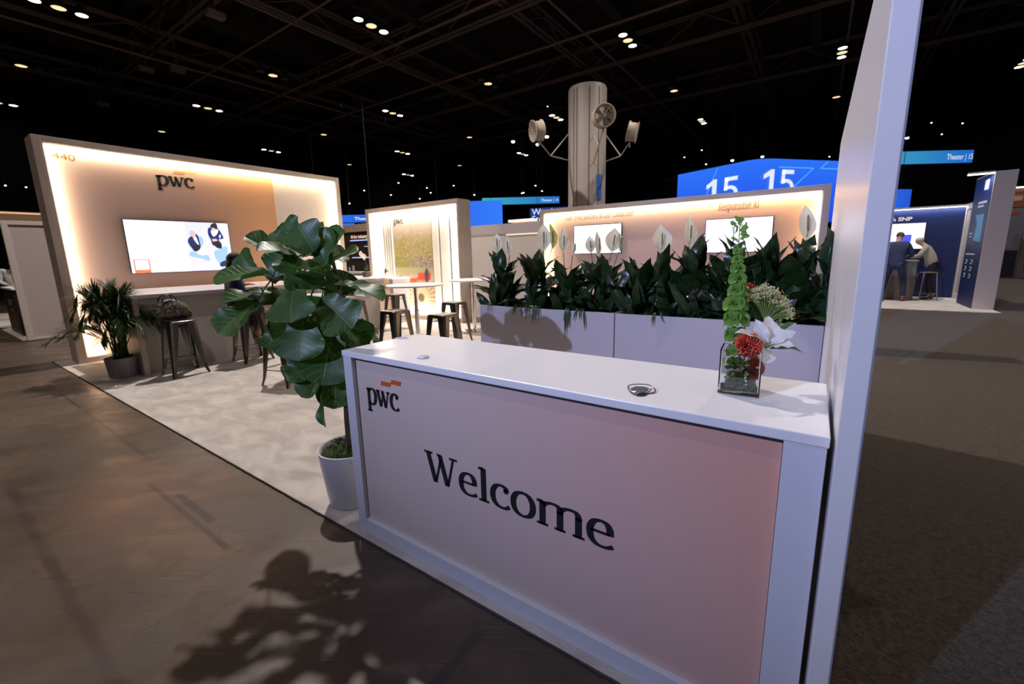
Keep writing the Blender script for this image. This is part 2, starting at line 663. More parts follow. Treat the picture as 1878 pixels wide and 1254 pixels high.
# ================================================================== SETTING
def floor_material():
    m = mat('stained_concrete', (.13, .1, .08), .4)
    g = NG(m)
    n1 = g.noise(.55, 5, dist=1.2)
    # trowel sweeps run on the diagonal
    mp = g.n('ShaderNodeMapping')
    mp.inputs['Rotation'].default_value = (0, 0, radians(-33))
    g.l(g.tc.outputs['Object'], mp.inputs[0])
    n2 = g.noise(1, 7, vec=mp.outputs[0], dist=.9, sc=(1.7, 3.4, 1))
    n4 = g.noise(9, 6, dist=.6)
    n3 = g.noise(46, 3)
    c = g.mix(g.ss(n1, .32, .68), (.062, .044, .031), (.150, .103, .074))
    c = g.mix(g.ss(n2, .40, .66, 0, .75), c, (.060, .044, .032))
    c = g.mix(g.ss(n2, .44, .30, 0, .5), c, (.185, .130, .096))
    c = g.mix(g.ss(n4, .52, .68, 0, .45), c, (.052, .038, .029))
    c = g.mix(g.math('MULTIPLY', n3, .22), c, (.085, .066, .05))
    # reddish stain near the aisle
    sx, sy, _ = g.sep(g.tc.outputs['Object'])
    dx_ = g.math('ADD', sx, 1.5)
    dy_ = g.math('MULTIPLY', g.math('ADD', sy, .55), 1.6)
    dd_ = g.math('ADD', g.math('SQRT', g.math('ADD', g.math('MULTIPLY', dx_, dx_), g.math('MULTIPLY', dy_, dy_))), g.math('MULTIPLY', n1, .5))
    c = g.mix(g.ss(dd_, .45, 1.3, .55, 0), c, (.17, .088, .058))
    # long scratches and drag marks
    s1 = g.noise(1, 2, vec=mp.outputs[0], sc=(1.5, 75, 1), dist=.5)
    c = g.mix(g.ss(s1, .66, .72, 0, .5), c, (.21, .165, .13))
    s2 = g.noise(1, 2, vec=mp.outputs[0], sc=(2.2, 60, 1), dist=.8)
    c = g.mix(g.ss(s2, .66, .72, 0, .65), c, (.035, .026, .02))
    s3 = g.noise(1, 2, sc=(60, 3, 1), dist=.7)
    c = g.mix(g.ss(s3, .68, .74, 0, .5), c, (.035, .026, .02))
    x, y, z = g.sep(g.tc.outputs['Object'])
    wob = g.math('MULTIPLY', g.math('SUBTRACT', g.noise(5, 3), .5), .03)
    # tape residue and saw cuts: (axis coordinate, centre, half width, from, to, strength, colour)
    for ax, c0, hw, a, b, st, cc in (
            ('y', -1.08, .022, -2.7, .4, .8, (.055, .035, .03)),
            ('y', -.50, .014, -1.75, -.45, .8, (.055, .035, .03)),
            ('y', -.44, .02, -1.4, -.8, .8, (.03, .03, .032)),
            ('y', -.36, .013, -6, -2.2, .9, (.03, .025, .02)),
            ('y', -.37, .014, -2.97, -2.4, 1, (.03, .025, .02)),
            ('x', -2.97, .014, -.37, 0, 1, (.03, .025, .02)),
            ('x', -2.40, .014, -.37, 0, 1, (.03, .025, .02)),
            ('y', -1.6, .05, -4, .6, .55, (.05, .04, .035)),
            ('x', 1.02, .02, -3, -.12, .6, (.03, .025, .02)),
            ('x', -5.3, .012, -9, .2, .5, (.04, .03, .025)),
            ('x', -1.2, .01, -9, -1.2, .4, (.04, .03, .025))):
        p, q = (y, x) if ax == 'y' else (x, y)
        d = g.math('ABSOLUTE', g.math('SUBTRACT', g.math('ADD', p, wob if hw > .0145 or hw < .012 else 0), c0))
        k = g.ss(d, hw * .6, hw * 1.6, st, 0)
        k = g.math('MULTIPLY', k, g.ss(q, a, a + .05))
        k = g.math('MULTIPLY', k, g.ss(q, b - .05, b, 1, 0))
        k = g.math('MULTIPLY', k, g.ss(g.noise(9, 3), .3, .5, .5 if hw != .014 else .85, 1))
        c = g.mix(k, c, cc)
    g.l(c, g.b.inputs['Base Color'])
    g.l(g.ss(n2, .3, .7, .30, .52), g.b.inputs['Roughness'])
    g.bump(g.math('ADD', n3, n2), .15, .004)
    return m


def carpet_material(name, a, b, scale, fine, bump, sc=None, c3=None):
    m = mat(name, a, .95, spec=.15)
    g = NG(m)
    n1 = g.noise(scale, 4, dist=.6, sc=sc)
    n2 = g.noise(fine, 2)
    f = g.math('ADD', g.math('MULTIPLY', n1, .6), g.math('MULTIPLY', n2, .4))
    c = g.mix(g.ss(f, .38, .62), a, b)
    if c3:
        c = g.mix(g.ss(n2, .52, .62, 0, .7), c, c3)
    g.l(c, g.b.inputs['Base Color'])
    g.bump(n2, bump, .01)
    g.b.inputs['Sheen Weight'].default_value = .2
    return m


CARPET = carpet_material('cream_carpet', (.47, .42, .38), (.66, .61, .565), 3.2, 260, .5, sc=(1, 1.8, 1))
AISLE = carpet_material('brown_aisle_carpet', (.026, .018, .012), (.082, .060, .043), 45, 150, .9, sc=(1, 1, 1), c3=(.055, .043, .032))
EDGE = mat('carpet_edge_trim', (.05, .05, .05), .8)
DARKWALL = mat('dark_hall_wall', (.012, .011, .012), .9)
DECK = mat('dark_ceiling_deck', (.05, .036, .028), .85)

tag(MB().box((-46, -16, -.2), (2.13, 48, 0)).build('floor', floor_material()), kind='structure')
o = MB().box((2.13, -16, -.2), (34, 48, .006)).build('floor_aisle', AISLE)
tag(o, kind='structure')

cb = MB().use(CARPET).box((-7.95, -.036, .0), (2.128, 9.2, .012))
cp = cb.build('carpet')
tag(cp, 'mottled cream carpet laid under the booth with the welcome desk', 'carpet')
ed = MB()
rnd = random.Random(3)
pts = []
x = -7.95
while x < 2.1:
    pts.append((x, -.038 + rnd.uniform(-.003, .003), .006))
    x += .045
ed.tube(pts, .0055, 5)
ed.build('carpet_edge', EDGE, cp)
o = MB().box((2.3, 12.62, .007), (5.5, 16.4, .02)).build('carpet', CARPET)
tag(o, 'pale carpet pad under the blue booth with two men', 'carpet')
o = MB().box((-20, .05, .001), (-11.42, 7.5, .012)).build('carpet', CARPET)
tag(o, 'pale carpet under the dark counter at the far left edge', 'carpet')

# hall shell
for nm, a, b in (('wall_left', (-46.3, -16, 0), (-46, 48, 16)), ('wall_right', (34, -16, 0), (34.3, 48, 16)),
                 ('wall_back', (-46, 48, 0), (34, 48.3, 16)), ('wall_front', (-46, -16.3, 0), (34, -16, 16))):
    tag(MB().box(a, b).build(nm, DARKWALL), kind='structure')
cm = MB().box((-46.2, -16.2, 15.2), (34.2, 48.2, 15.5))
for i in range(50):
    yy = -15 + i * 1.27
    cm.box((-46, yy, 14.55), (34, yy + .10, 15.22))
for i in range(9):
    xx = -44 + i * 8.93
    cm.box((xx, -16, 14.1), (xx + .5, 48, 15.22))
tag(cm.build('ceiling', DECK), kind='structure')

# roof trusses
tn = 0


def truss(p, q, z0=12.9, h=1.3, step=2.2, r=.09):
    global tn
    tn += 1
    p, q = V(p), V(q)
    d = (q - p)
    L = d.length
    d.normalize()
    sd = V((-d.y, d.x, 0))
    mb = MB()
    for zz in (z0, z0 + h):
        for s in (-.16, .16):
            a = p + sd * s + V((0, 0, zz))
            b = q + sd * s + V((0, 0, zz))
            mb.tube([a, b], r, 4)
    n = int(L / step)
    for i in range(n):
        a = p + d * (i * step)
        b = p + d * ((i + 1) * step)
        if i % 2:
            a, b = b, a
        mb.tube([a + V((0, 0, z0)), b + V((0, 0, z0 + h))], r * .55, 4, cap=False)
    o = mb.build('trim_%d' % tn, STEELDARK)
    tag(o, kind='structure')


for j in range(-1, 4):
    truss((-46, 8.85 + 8.75 * j, 0), (34, 8.85 + 8.75 * j, 0))
for k in range(-3, 5):
    truss((-11.15 + 8.93 * k, -16, 0), (-11.15 + 8.93 * k, 48, 0), z0=13.2, h=1.0)
# thin service pipes and cable trays
PIPE = mat('sprinkler_pipe', (.25, .17, .12), .6)
for i, (a, b, r) in enumerate((((-46, 2.2, 12.4), (34, 2.2, 12.4), .05), ((-46, 11.5, 12.5), (34, 11.5, 12.5), .05), ((-46, 15.4, 12.2), (34, 15.4, 12.2), .07),
                               ((-19, -16, 12.4), (-19, 48, 12.4), .05), ((-8.4, -16, 12.3), (-8.4, 48, 12.3), .06), ((-28, -16, 12.3), (-28, 48, 12.3), .06), ((2.4, -16, 12.3), (2.4, 48, 12.3), .06), ((-46, 20.2, 12.1), (34, 20.2, 12.1), .07))):
    tn += 1
    tag(MB().tube([a, b], r, 6).build('trim_%d' % tn, PIPE), kind='structure')

# ---------------------------------------------------------------- ceiling lamps
HOUSING = mat('lamp_housing', (.05, .05, .05), .5)
COLD = glow('lamp_cold', (1, .97, .95), 26, False)
WARM = glow('lamp_warm', (1, .72, .38), 1.25, False)
OFFL = mat('lamp_glass_off', (.22, .2, .2), .4)


def fixture(lit, warm):
    t = thing('ceiling_light', None, 'light')
    mb = MB()
    mb.box((-.05, -.95, .42), (.05, .95, .5))
    mb.box((-.02, -.02, .5), (.02, .02, 1.0))
    mb.build('mounting_bar', HOUSING, t)
    for k, dy in enumerate((-.7, 0, .7)):
        r = .25 if k == 1 else .21
        h = MB().lathe([(.06, .42), (.12, .34), (r + .02, .04), (r + .02, 0), (r - .01, 0), (r - .01, .03)], (0, dy, 0), 16, close=True).build('lamp_head', HOUSING, t, smooth=True)
        MB().lathe([(.001, .012), (r - .012, .012)], (0, dy, 0), 16, close=True).build('lens', (WARM if warm else OFFL) if k == 1 else (COLD if lit else OFFL), h)
    return t


protos = {}
nl = 0
for i in range(-5, 4):
    for j in range(-1, 5):
        x, y = -6.7 + 8.93 * i, 4.5 + 8.75 * j
        if x < -45 or x > 33 or y > 47:
            continue
        lit = (i + j) % 2 == 0
        p = V((x, y, 12)) - CAM
        dd = p.dot(fw)
        if dd < 1:
            continue
        u = CX + FPX * p.dot(r2) / dd
        v_ = CY + FPX * p.dot(d2) / dd
        if not (-60 < u < 1940 and -60 < v_ < 500):
            continue
        if lit not in protos:
            protos[lit] = fixture(lit, True)
            f_ = protos[lit]
        else:
            f_ = copy_tree(protos[lit])
        near = dd < 22
        lab = 'two glaring white floods beside a warm lamp' if lit else 'warm lamp between two unlit floods'
        col_w = 'far left' if u < 250 else 'left' if u < 480 else 'left of centre' if u < 660 else 'centre' if u < 800 else 'left of the column' if u < 1050 else 'right of the column' if u < 1300 else 'far right'
        dist = 'top edge' if v_ < 75 else 'upper ceiling' if v_ < 170 else 'mid ceiling' if v_ < 225 else 'low ceiling'
        put(f_, (x, y, 12), 0, '%s, %s, %s' % (lab, col_w, dist), 'flood clusters on the ceiling grid')
        nl += 1
# far rows of small spots near the horizon
rnd = random.Random(11)
SPOTC = glow('far_spot', (1, .95, .92), 14, False)
sp = None
for (u, v_) in ((770, 365), (668, 350), (717, 358), (731, 336), (790, 354), (832, 341), (870, 358), (982, 341), (994, 351), (957, 355), (960, 354), (1004, 196), (641, 374), (1255, 289), (1287, 276), (1295, 302), (1343, 296), (1398, 289), (1521, 288), (1663, 255), (1708, 226), (1765, 227), (10, 341), (48, 344), (941, 262), (986, 267), (1003, 253), (1727, 247), (783, 345)):
    dd = 26 + rnd.random() * 8
    c = at_d(u, v_, dd)
    if c.y > 47 or c.x < -45:
        c = at_d(u, v_, 24)
    if c.z > 12.5:
        c = at_ax(u, v_, 2, 12.5)
    big = (u, v_) in ((941, 262), (986, 267), (1003, 253), (1663, 255), (1398, 289), (1343, 296))
    if sp is None:
        sp = thing('stage_spotlight', None, 'light')
        b_ = MB().tube([(0, 0, .05), (0, 0, .35)], [.07, .05], 8).build('lamp_body', HOUSING, sp)
        MB().ball((0, 0, .05), (.075, .075, .055), 10, 6).build('lens', SPOTC, sp)
        s_ = sp
    else:
        s_ = copy_tree(sp)
    ks = 1.5 if big else .55
    s_.scale = (ks,) * 3
    hangs = globals().setdefault('hangs', [])
    hangs.append((s_, (15.22 - c.z) / ks))
    put(s_, tuple(c), 0, 'tiny bright stage spotlight far off in the dark above the booths', 'far stage spotlights')

for s_, hl in hangs:
    MB().tube([(0, 0, .35), (0, 0, hl)], .02, 4).build('hanger', HOUSING, s_)

# small pale boxes at the beam crossings
BOXM = mat('pale_fixture_box', (.30, .24, .2), .6)
jb = None
for (u, v_) in ((396, 32), (268, 131), (188, 195), (326, 132)):
    c = at_ax(u, v_, 2, 12.3)
    mb = MB().box((-.2, -.35, 0), (.2, .35, .22)).box((-.02, -.02, .2), (.02, .02, 2.4))
    o = mb.build('junction_box', BOXM, bevel=.01)
    put(o, tuple(c), 0)
    tag(o, 'small pale metal box hung below a dark roof beam', 'fixture', 'pale boxes under the roof beams')

# ---------------------------------------------------------------- column with three fans
COLM = mat('column_cladding', (.36, .31, .28), .5)
SEAM = mat('column_seam', (.10, .08, .07), .7)
cc = V((-4.32, 12.25, 0))
t = thing('column', 'tall round clad column behind the booth wall with fans on it', 'column', tuple(cc))
MB().lathe([(.60, 0), (.60, 6.55), (.57, 6.62)], n=40).build('shaft', COLM, t, smooth=True)
tocam = atan2(CAM.y - cc.y, CAM.x - cc.x)
for a in (-.75, -.55, .1, .62):
    aa = tocam + a
    MB().box((.596, -.012, 0), (.606, .012, 6.5), Matrix.Rotation(aa, 4, 'Z')).build('cladding_seam', SEAM, t)
MB().box((.60, -.09, 3.2), (.625, .09, 3.95), Matrix.Rotation(tocam + .68, 4, 'Z')).build('notice', mat('notice_blue', (.05, .16, .5), .5), t)
FANW = mat('fan_housing', (.42, .35, .29), .5)
FAND = mat('fan_grille', (.30, .25, .21), .5)


def fan(loc, aim, armto, label):
    loc, aim = V(loc), V(aim).normalized()
    t = thing('wall_fan', label, 'fan', tuple(loc), group=None)
    FS = .72
    q = aim.to_track_quat('Z', 'Y').to_matrix() * FS
    MB().lathe([(.40, .17), (.41, .19), (.385, .20), (.34, .12), (.335, -.12), (.385, -.2), (.41, -.19), (.40, -.17), (.355, -.1), (.355, .1)], ax=q, n=28, close=True).build('drum', FANW, t, smooth=True)
    g_ = MB()
    for r in (.08, .14, .2, .26, .32, .38):
        g_.tube([q @ V((r * cos(2 * pi * k / 24), r * sin(2 * pi * k / 24), .185)) for k in range(25)], .004, 4, cap=False)
    for k in range(12):
        a = k * pi / 6
        g_.tube([q @ V((.05 * cos(a), .05 * sin(a), .19)), q @ V((.385 * cos(a), .385 * sin(a), .185))], .005, 4)
    g_.build('front_grille', FAND, t)
    MB().lathe([(.001, .20), (.05, .20), (.06, .1), (.09, -.1), (.09, -.2), (.001, -.2)], ax=q, n=14, close=True).build('motor', FANW, t, smooth=True)
    for k in range(5):
        a = k * 2 * pi / 5
        rows = []
        for i in range(5):
            r = .06 + .26 * i / 4
            wd = .05 + .05 * i / 4
            rows.append([q @ V((r * cos(a) - s * wd * sin(a), r * sin(a) + s * wd * cos(a), .02 + s * .035)) for s in (-1, 0, 1)])
        MB().grid(rows).build('blade', FAND, t)
    yk = MB()
    yk.tube([q @ V((0, -.42, 0)), q @ V((0, -.42, 0)) + V((0, 0, -.12))], .02, 6)
    arm = V(armto) - loc
    yk.tube([q @ V((0, -.36, 0)), V((arm.x * .4, arm.y * .4, -.55)), arm + V((0, 0, -.45))], .018, 6)
    yk.tube([V((arm.x * .4, arm.y * .4, -.55)), arm + V((0, 0, .35))], .018, 6)
    yk.build('bracket_arm', FANW, t)
    return t


camr = V((r2.x, r2.y, 0)).normalized()
camf = V((fw.x, fw.y, 0)).normalized()
base = cc + V((0, 0, 0))
fp = at_d(1107, 213, 11.4)
fan(tuple(fp), (CAM - fp) * V((1, 1, 0)) / 12 + V((.25, .1, -.1)), cc - camf * .55 + V((0, 0, fp.z - .35)) + camr * .1, 'white drum fan facing the camera on the front of the column')
fp = at_d(985, 240, 12.3)
fan(tuple(fp), -camr + V((0, 0, -.15)) - camf * .35, cc - camr * .6 + V((0, 0, fp.z - .05)), 'drum fan on the left side of the column, turned away')
fp = at_d(1160, 242, 12.6)
fan(tuple(fp), camr + V((0, 0, -.25)) - camf * .3, cc + camr * .6 + V((0, 0, fp.z - .1)), 'dim drum fan on the right side of the column')

# ---------------------------------------------------------------- hanging blue signs
def signmat(name, a, b, vert=False, st=1.0):
    m = bpy.data.materials.new(name)
    m.use_nodes = True
    g = NG(m)
    uvx, uvy, _ = g.sep(g.tc.outputs['UV'])
    c = g.mix(uvy if vert else uvx, a, b)
    g.l(c, g.b.inputs['Emission Color'])
    g.b.inputs['Emission Strength'].default_value = st
    g.b.inputs['Base Color'].default_value = (.01, .02, .06, 1)
    m.cycles.emission_sampling = 'NONE'
    return m


SBLUE = signmat('sign_royal_blue', (.012, .10, .80), (.03, .20, .95))
SBLUE2 = signmat('sign_bright_blue', (.02, .20, 1.0), (.015, .09, .62))
STEAL = signmat('sign_teal_to_blue', (.05, .42, .50), (.015, .13, .55))
SLINE = glow('sign_light_line', (.10, .42, .95), 1.0, False)
SWHITE = glow('sign_white_letters', (.80, .88, 1), .95, False)
SBACK = mat('sign_back', (.01, .015, .04), .7)


def hang_sign(name, label, P0, P1, z0, z1, thick, m, cat='sign', back=1):
    """upright box sign from plan point P0 to P1"""
    P0, P1 = V((P0[0], P0[1], 0)), V((P1[0], P1[1], 0))
    t = thing(name, label, cat, (P0.x, P0.y, z0))
    d = (P1 - P0)
    n = V((-d.y, d.x, 0)).normalized() * thick
    if n.dot(P0 - CAM) < 0:
        n = -n
    h = z1 - z0
    mb = MB().use(m)
    Z = V((0, 0, h))
    O = V((0, 0, 0))
    k = [O, d, d + Z, Z]
    mb.v += k
    mb.face((0, 1, 2, 3), [(0, 0), (1, 0), (1, 1), (0, 1)])
    mb.build('sign_face', parent=t)
    MB().prism([q + n * .01 for q in k], n).build('sign_frame', SBACK, t)
    cb_ = MB()
    for f_ in (.15, .85):
        cb_.tube([d * f_ + Z + n * .5, d * f_ + V((0, 0, 15.22 - z0)) + n * .5], .012, 4)
    cb_.build('hanging_cable', SBACK, t)
    return t, d.normalized(), -n.normalized()


# the big "15" box: two faces joined by a rounded corner
def pl(u, v_, d):
    return at_d(u, v_, d)


zt = pl(1400, 291, 22.5).z
A_ = pl(1243, 333, 26.8)
B_ = pl(1368, 300, 23.0)
Cc = pl(1425, 291, 22.6)
D_ = pl(1640, 290, 24.5)
zt = Cc.z
zb = 2.9
ctl = pl(1392, 292, 22.35)
path = [V((A_.x, A_.y, 0))]
for k in range(9):
    tt = k / 8
    q = V((B_.x, B_.y, 0)) * (1 - tt) ** 2 + V((ctl.x, ctl.y, 0)) * 2 * tt * (1 - tt) + V((Cc.x, Cc.y, 0)) * tt ** 2
    path.append(q)
path.append(V((D_.x, D_.y, 0)))
t = thing('hanging_sign', 'huge glowing blue hanging sign box with number 15 on two faces', 'sign', (path[0].x, path[0].y, zb))
o0 = V((path[0].x, path[0].y, zb))
mb = MB().use(signmat('big_sign_blue', (.014, .07, .78), (.028, .17, .95), True))
L = [0]
for a, b in zip(path, path[1:]):
    L.append(L[-1] + (b - a).length)
rows = [[q + V((0, 0, zb)) - o0 for q in path], [q + V((0, 0, zt)) - o0 for q in path]]
mb.grid(rows, [[(l / L[-1], 0) for l in L], [(l / L[-1], 1) for l in L]])
mb.build('sign_face', parent=t)
bk = MB()
cen = V((0, 0, 0))
far = [(q + camf * 3) for q in (path[-1], path[0])]
bk.prism([q - V((o0.x, o0.y, 0)) + V((0, 0, zt - zb)) for q in path + far], (0, 0, .03))
bk.build('sign_top', SBACK, t)
bk = MB()
for q in (path[2], path[-2]):
    bk.tube([q - V((o0.x, o0.y, 0)) + camf * .4 + V((0, 0, zt - zb)), q - V((o0.x, o0.y, 0)) + camf * .4 + V((0, 0, 15.22 - zb))], .015, 4)
bk.build('hanging_cable', SBACK, t)


def on_face(P0, P1, s, z):
    d = (V((P1.x, P1.y, 0)) - V((P0.x, P0.y, 0)))
    return V((P0.x, P0.y, 0)) + d * s + V((0, 0, z)) - o0


def face_line(P0, P1, a, b, wdt=.05):
    d = (V((P1.x, P1.y, 0)) - V((P0.x, P0.y, 0))).normalized()
    n = V((d.y, -d.x, 0)) * .03
    p, q = on_face(P0, P1, *a) + n, on_face(P0, P1, *b) + n
    e = (q - p).normalized()
    s = e.cross(n.normalized()) * wdt / 2
    return [p - s, q - s, q + s, p + s]


ln = MB()
H_ = zt - zb
ln.poly(face_line(A_, B_, (.62, zt - .1), (.36, zb + .6)))
for a, b in (((0.02, zt - .42), (.30, zt - .42)), ((.30, zt - .42), (.06, zt - 2.0)), ((.36, zt - .42), (.76, zt - .42)), ((.76, zt - .42), (.50, zt - 2.0)), ((.42, zt - .02), (.36, zt - .42)), ((.60, zt - .82), (1, zt - .82))):
    ln.poly(face_line(Cc, D_, a, b, .055))
ln.build('sign_lines', SLINE, t)
dA = (V((B_.x, B_.y, 0)) - V((A_.x, A_.y, 0))).normalized()
dB = (V((D_.x, D_.y, 0)) - V((Cc.x, Cc.y, 0))).normalized()
n15 = at_ax


def numerals(org, right, H, ws):
    """a flagged 1 and a round-bellied 5, heavy upright strokes"""
    mb = MB()
    n = right.cross(V((0, 0, 1))) * .04

    def P(x, y):
        return org + right * (x * H * ws) + V((0, 0, y * H)) + n
    mb.poly([P(.30, 0), P(.50, 0), P(.50, 1), P(.34, 1), P(.30, .97)])
    mb.poly([P(.30, .97), P(.02, .80), P(.02, .62), P(.30, .76)])
    mb.poly([P(.86, .84), P(1.42, .84), P(1.42, 1), P(.86, 1)])
    mb.poly([P(.84, .46), P(1.0, .50), P(1.02, 1), P(.86, 1)])
    pr_ = None
    for k in range(19):
        a = radians(138 - k * 17)
        q = (P(1.10 + .36 * cos(a), .32 + .33 * sin(a)), P(1.10 + .20 * cos(a), .32 + .19 * sin(a)))
        if pr_:
            mb.poly([pr_[0], pr_[1], q[1], q[0]])
        pr_ = q
    mb.build('numerals', SWHITE, t)


numerals(on_face(A_, B_, .47, zt - 1.98), dA, 1.30, 1.05)
numerals(on_face(Cc, D_, -.10, zt - 1.86), dB, 1.32, 1.05)


def px_sign(label, u0, v0, u1, v1, vb, d0, d1, m, thick=.25, text=None, tx=None, th=.5, tw=None):
    P0, P1 = at_d(u0, v0, d0), at_d(u1, v1, d1)
    z1 = (P0.z + P1.z) / 2
    z0 = at_d((u0 + u1) / 2, vb, (d0 + d1) / 2).z
    t, dr, n = hang_sign('hanging_sign', label, P0, P1, z0, z1, thick, m)
    if text:
        h = z1 - z0
        L = (V((P1.x, P1.y, 0)) - V((P0.x, P0.y, 0))).length
        sans_obj('lettering', text, h * th, dr * L * tx + V((0, 0, h * (.5 - th * .36))) + n * .03, dr, (0, 0, 1), SWHITE, t, width=tw * L if tw else None)
    return t, dr, n, z0, z1


px_sign('long teal and blue hanging banner reading Theater 15 at right', 1560, 277, 1786, 278, 300, 26, 26, STEAL, text='Theater | 15', tx=.785, th=.62, tw=.21)
px_sign('long teal and blue hanging banner in front of the column', 884, 361, 1026, 362, 374, 30, 30, STEAL, text='Theater | 14', tx=.765, th=.6, tw=.22)
px_sign('blue hanging banner between the two lit frames', 560, 393, 700, 396, 408, 24, 24, SBLUE2, text='Theater', tx=.64, th=.6, tw=.25)
px_sign('plain royal blue hanging box above the white partition', 780, 368, 921, 370, 417, 27, 27, SBLUE)
px_sign('small blue hanging box under the banner between the lit frames', 590, 409, 650, 411, 430, 27, 27, SBLUE)
px_sign('bright blue hanging box just right of the white tower panel', 1560, 349, 1673, 345, 384, 20, 20.5, SBLUE2)
t, dr, n, z0, z1 = px_sign('navy hanging box sign with white words Wa and Sto', 972, 382, 1060, 378, 406, 22, 21.5, signmat('sign_navy', (.012, .035, .22), (.014, .04, .26)))
hh = z1 - z0
sans_obj('lettering', 'Watch', hh * .62, dr * .10 + V((0, 0, hh * .52)) + n * .02, dr, (0, 0, 1), SWHITE, t)
sans_obj('lettering', 'Stories', hh * .62, dr * .10 + V((0, 0, hh * .03)) + n * .02, dr, (0, 0, 1), SWHITE, t)

# ================================================================== BOOTH WALLS (lit shadow-box frames)
def grad_material(name, stops, ax, a, b, ax2=None, a2=0, b2=1, c2=None, rough=.5):
    """printed gradient along one world axis, optionally blended towards c2 along another"""
    m = bpy.data.materials.new(name)
    m.use_nodes = True
    g = NG(m)
    s = g.sep(g.tc.outputs['Object'])
    f = g.ss(s[ax], a, b)
    r = g.n('ShaderNodeValToRGB')
    r.color_ramp.elements[0].position = stops[0][0]
    r.color_ramp.elements[0].color = (*stops[0][1], 1)
    r.color_ramp.elements[1].position = stops[-1][0]
    r.color_ramp.elements[1].color = (*stops[-1][1], 1)
    for p, c in stops[1:-1]:
        e = r.color_ramp.elements.new(p)
        e.color = (*c, 1)
    g.l(f, r.inputs[0])
    c = r.outputs[0]
    if c2:
        c = g.mix(g.ss(s[ax2], a2, b2), c, c2)
    g.l(c, g.b.inputs['Base Color'])
    g.b.inputs['Roughness'].default_value = rough
    return m


def frame_wall(name, label, org, rz, W, H, depth, rim_l, rim_r, rim_t, rim_b, recess, panel_mat, ledcol, ledpow, sides='TLRB', wood_x=True):
    """local frame: x along the wall, -y is the front; org = front left foot"""
    t = thing(name, label, 'booth wall', org, rz)
    wx = OAKX
    mb = MB().use(OAKV)
    mb.box((0, 0, 0), (rim_l, depth, H)).box((W - rim_r, 0, 0), (W, depth, H))
    mb.use(OAKX).box((rim_l, 0, H - rim_t), (W - rim_r, depth, H)).box((rim_l, 0, 0), (W - rim_r, depth, rim_b))
    mb.build('frame', parent=t, bevel=.003)
    # inner lip that hides the strips
    lip = MB().use(WHITE)
    e = .012
    a, b, c, d = rim_l, W - rim_r, rim_b, H - rim_t
    lip.box((a, .02, c), (a + e, recess, d)).box((b - e, .02, c), (b, recess, d)).box((a, .02, d - e), (b, recess, d)).box((a, .02, c), (b, recess, c + e))
    lip.build('inner_lip', parent=t)
    pn = MB().box((a, recess, c), (b, recess + .03, d)).build('panel', panel_mat, t)
    R = Matrix.Rotation(rz, 4, 'Z')
    O = V(org)
    y = recess - .055
    cen = V(((a + b) / 2, recess * .9, (c + d) / 2))
    led = glow('led_strip', ledcol, 5.0, False)
    for s in sides:
        if s == 'T':
            p, q = V((a + .05, y, d - .02)), V((b - .05, y, d - .02))
            aim = V((0, .25, -1))
        elif s == 'B':
            p, q = V((a + .05, y, c + .02)), V((b - .05, y, c + .02))
            aim = V((0, .25, 1))
        elif s == 'L':
            p, q = V((a + .02, y, c + .05)), V((a + .02, y, d - .05))
            aim = V((1, .25, 0))
        else:
            p, q = V((b - .02, y, c + .05)), V((b - .02, y, d - .05))
            aim = V((-1, .25, 0))
        mid = (p + q) / 2
        ln_ = (q - p).length
        dl = bpy.data.lights.new('led_light', 'AREA')
        dl.shape = 'RECTANGLE'
        dl.size = ln_
        dl.size_y = .02
        dl.color = ledcol
        dl.energy = ledpow * ln_
        lo = bpy.data.objects.new('led_light', dl)
        col.objects.link(lo)
        xa = (R.to_3x3() @ (q - p)).normalized()
        za = -(R.to_3x3() @ aim).normalized()
        ya = za.cross(xa)
        mw = Matrix((xa, ya, za)).transposed().to_4x4()
        mw.translation = O + R @ mid
        lo.matrix_world = mw
        # the strip itself, tucked against the lip
        off = V((0, -.012, 0))
        sb = MB()
        sb.tube([p + off, q + off], .006, 4)
        sb.build('led_strip', led, t)
    return t, O, R


# --- wall with number 440, screen and bar: front plane x=-7.29, runs along +y
P440 = grad_material('printed_peach_gradient', [(0, (.46, .345, .36)), (.55, (.46, .31, .28)), (1, (.60, .32, .17))], 0, .1, 3.5)
LEDW = (1, .79, .47)
W4, H4 = 4.93, 3.39
# local x -> world +y, local -y (front) -> world +x : rz = +90deg
t440, O4, R4 = frame_wall('booth_wall', 'tall oak framed wall glowing at its edges with number 440 and a screen', (-7.29, .15, .012), pi / 2, W4, H4, .43, .105, .085, .09, .085, .115, P440, LEDW, 10)
# gradient uses object coordinates = local x here
for nd in P440.node_tree.nodes:
    pass
# white printed part at the right end
RIGHTW = mat('white_print', (.62, .55, .53), .5)
MB().box((3.43, .108, .09), (4.84, .116, H4 - .095)).build('white_panel_end', RIGHTW, t440)
u4 = V((1, 0, 0))
z4 = V((0, 0, 1))
# local coordinates inside this wall: x = world y - .15 ; front of the panel y = .115
serif_y = .113
logo(t440, (1.42, serif_y, 2.86), .34, u4, z4, BLACK, PEACHY, width=.56, mo2=mat('gold_vinyl', (.80, .50, .15), .5))
sans_obj('booth_number', '440', .135, (.20, serif_y, 3.10), u4, z4, mat('dull_gold_numbers', (.16, .09, .03), .5), t440, width=.25)

# --- slatted wall with the printed park picture: front plane y=6.07
W2 = 3.22
t2, O2, R2 = frame_wall('booth_wall', 'deep oak framed wall with white slats and a tall park picture', (-7.72, 6.07, .012), 0, W2, 2.77, .42, .12, .05, .10, .10, .20, WHITE, (1, .87, .69), 24, sides='TLRB')
for ob in list(t2.children):
    if ob.name.startswith('panel'):
        bpy.data.objects.remove(ob)
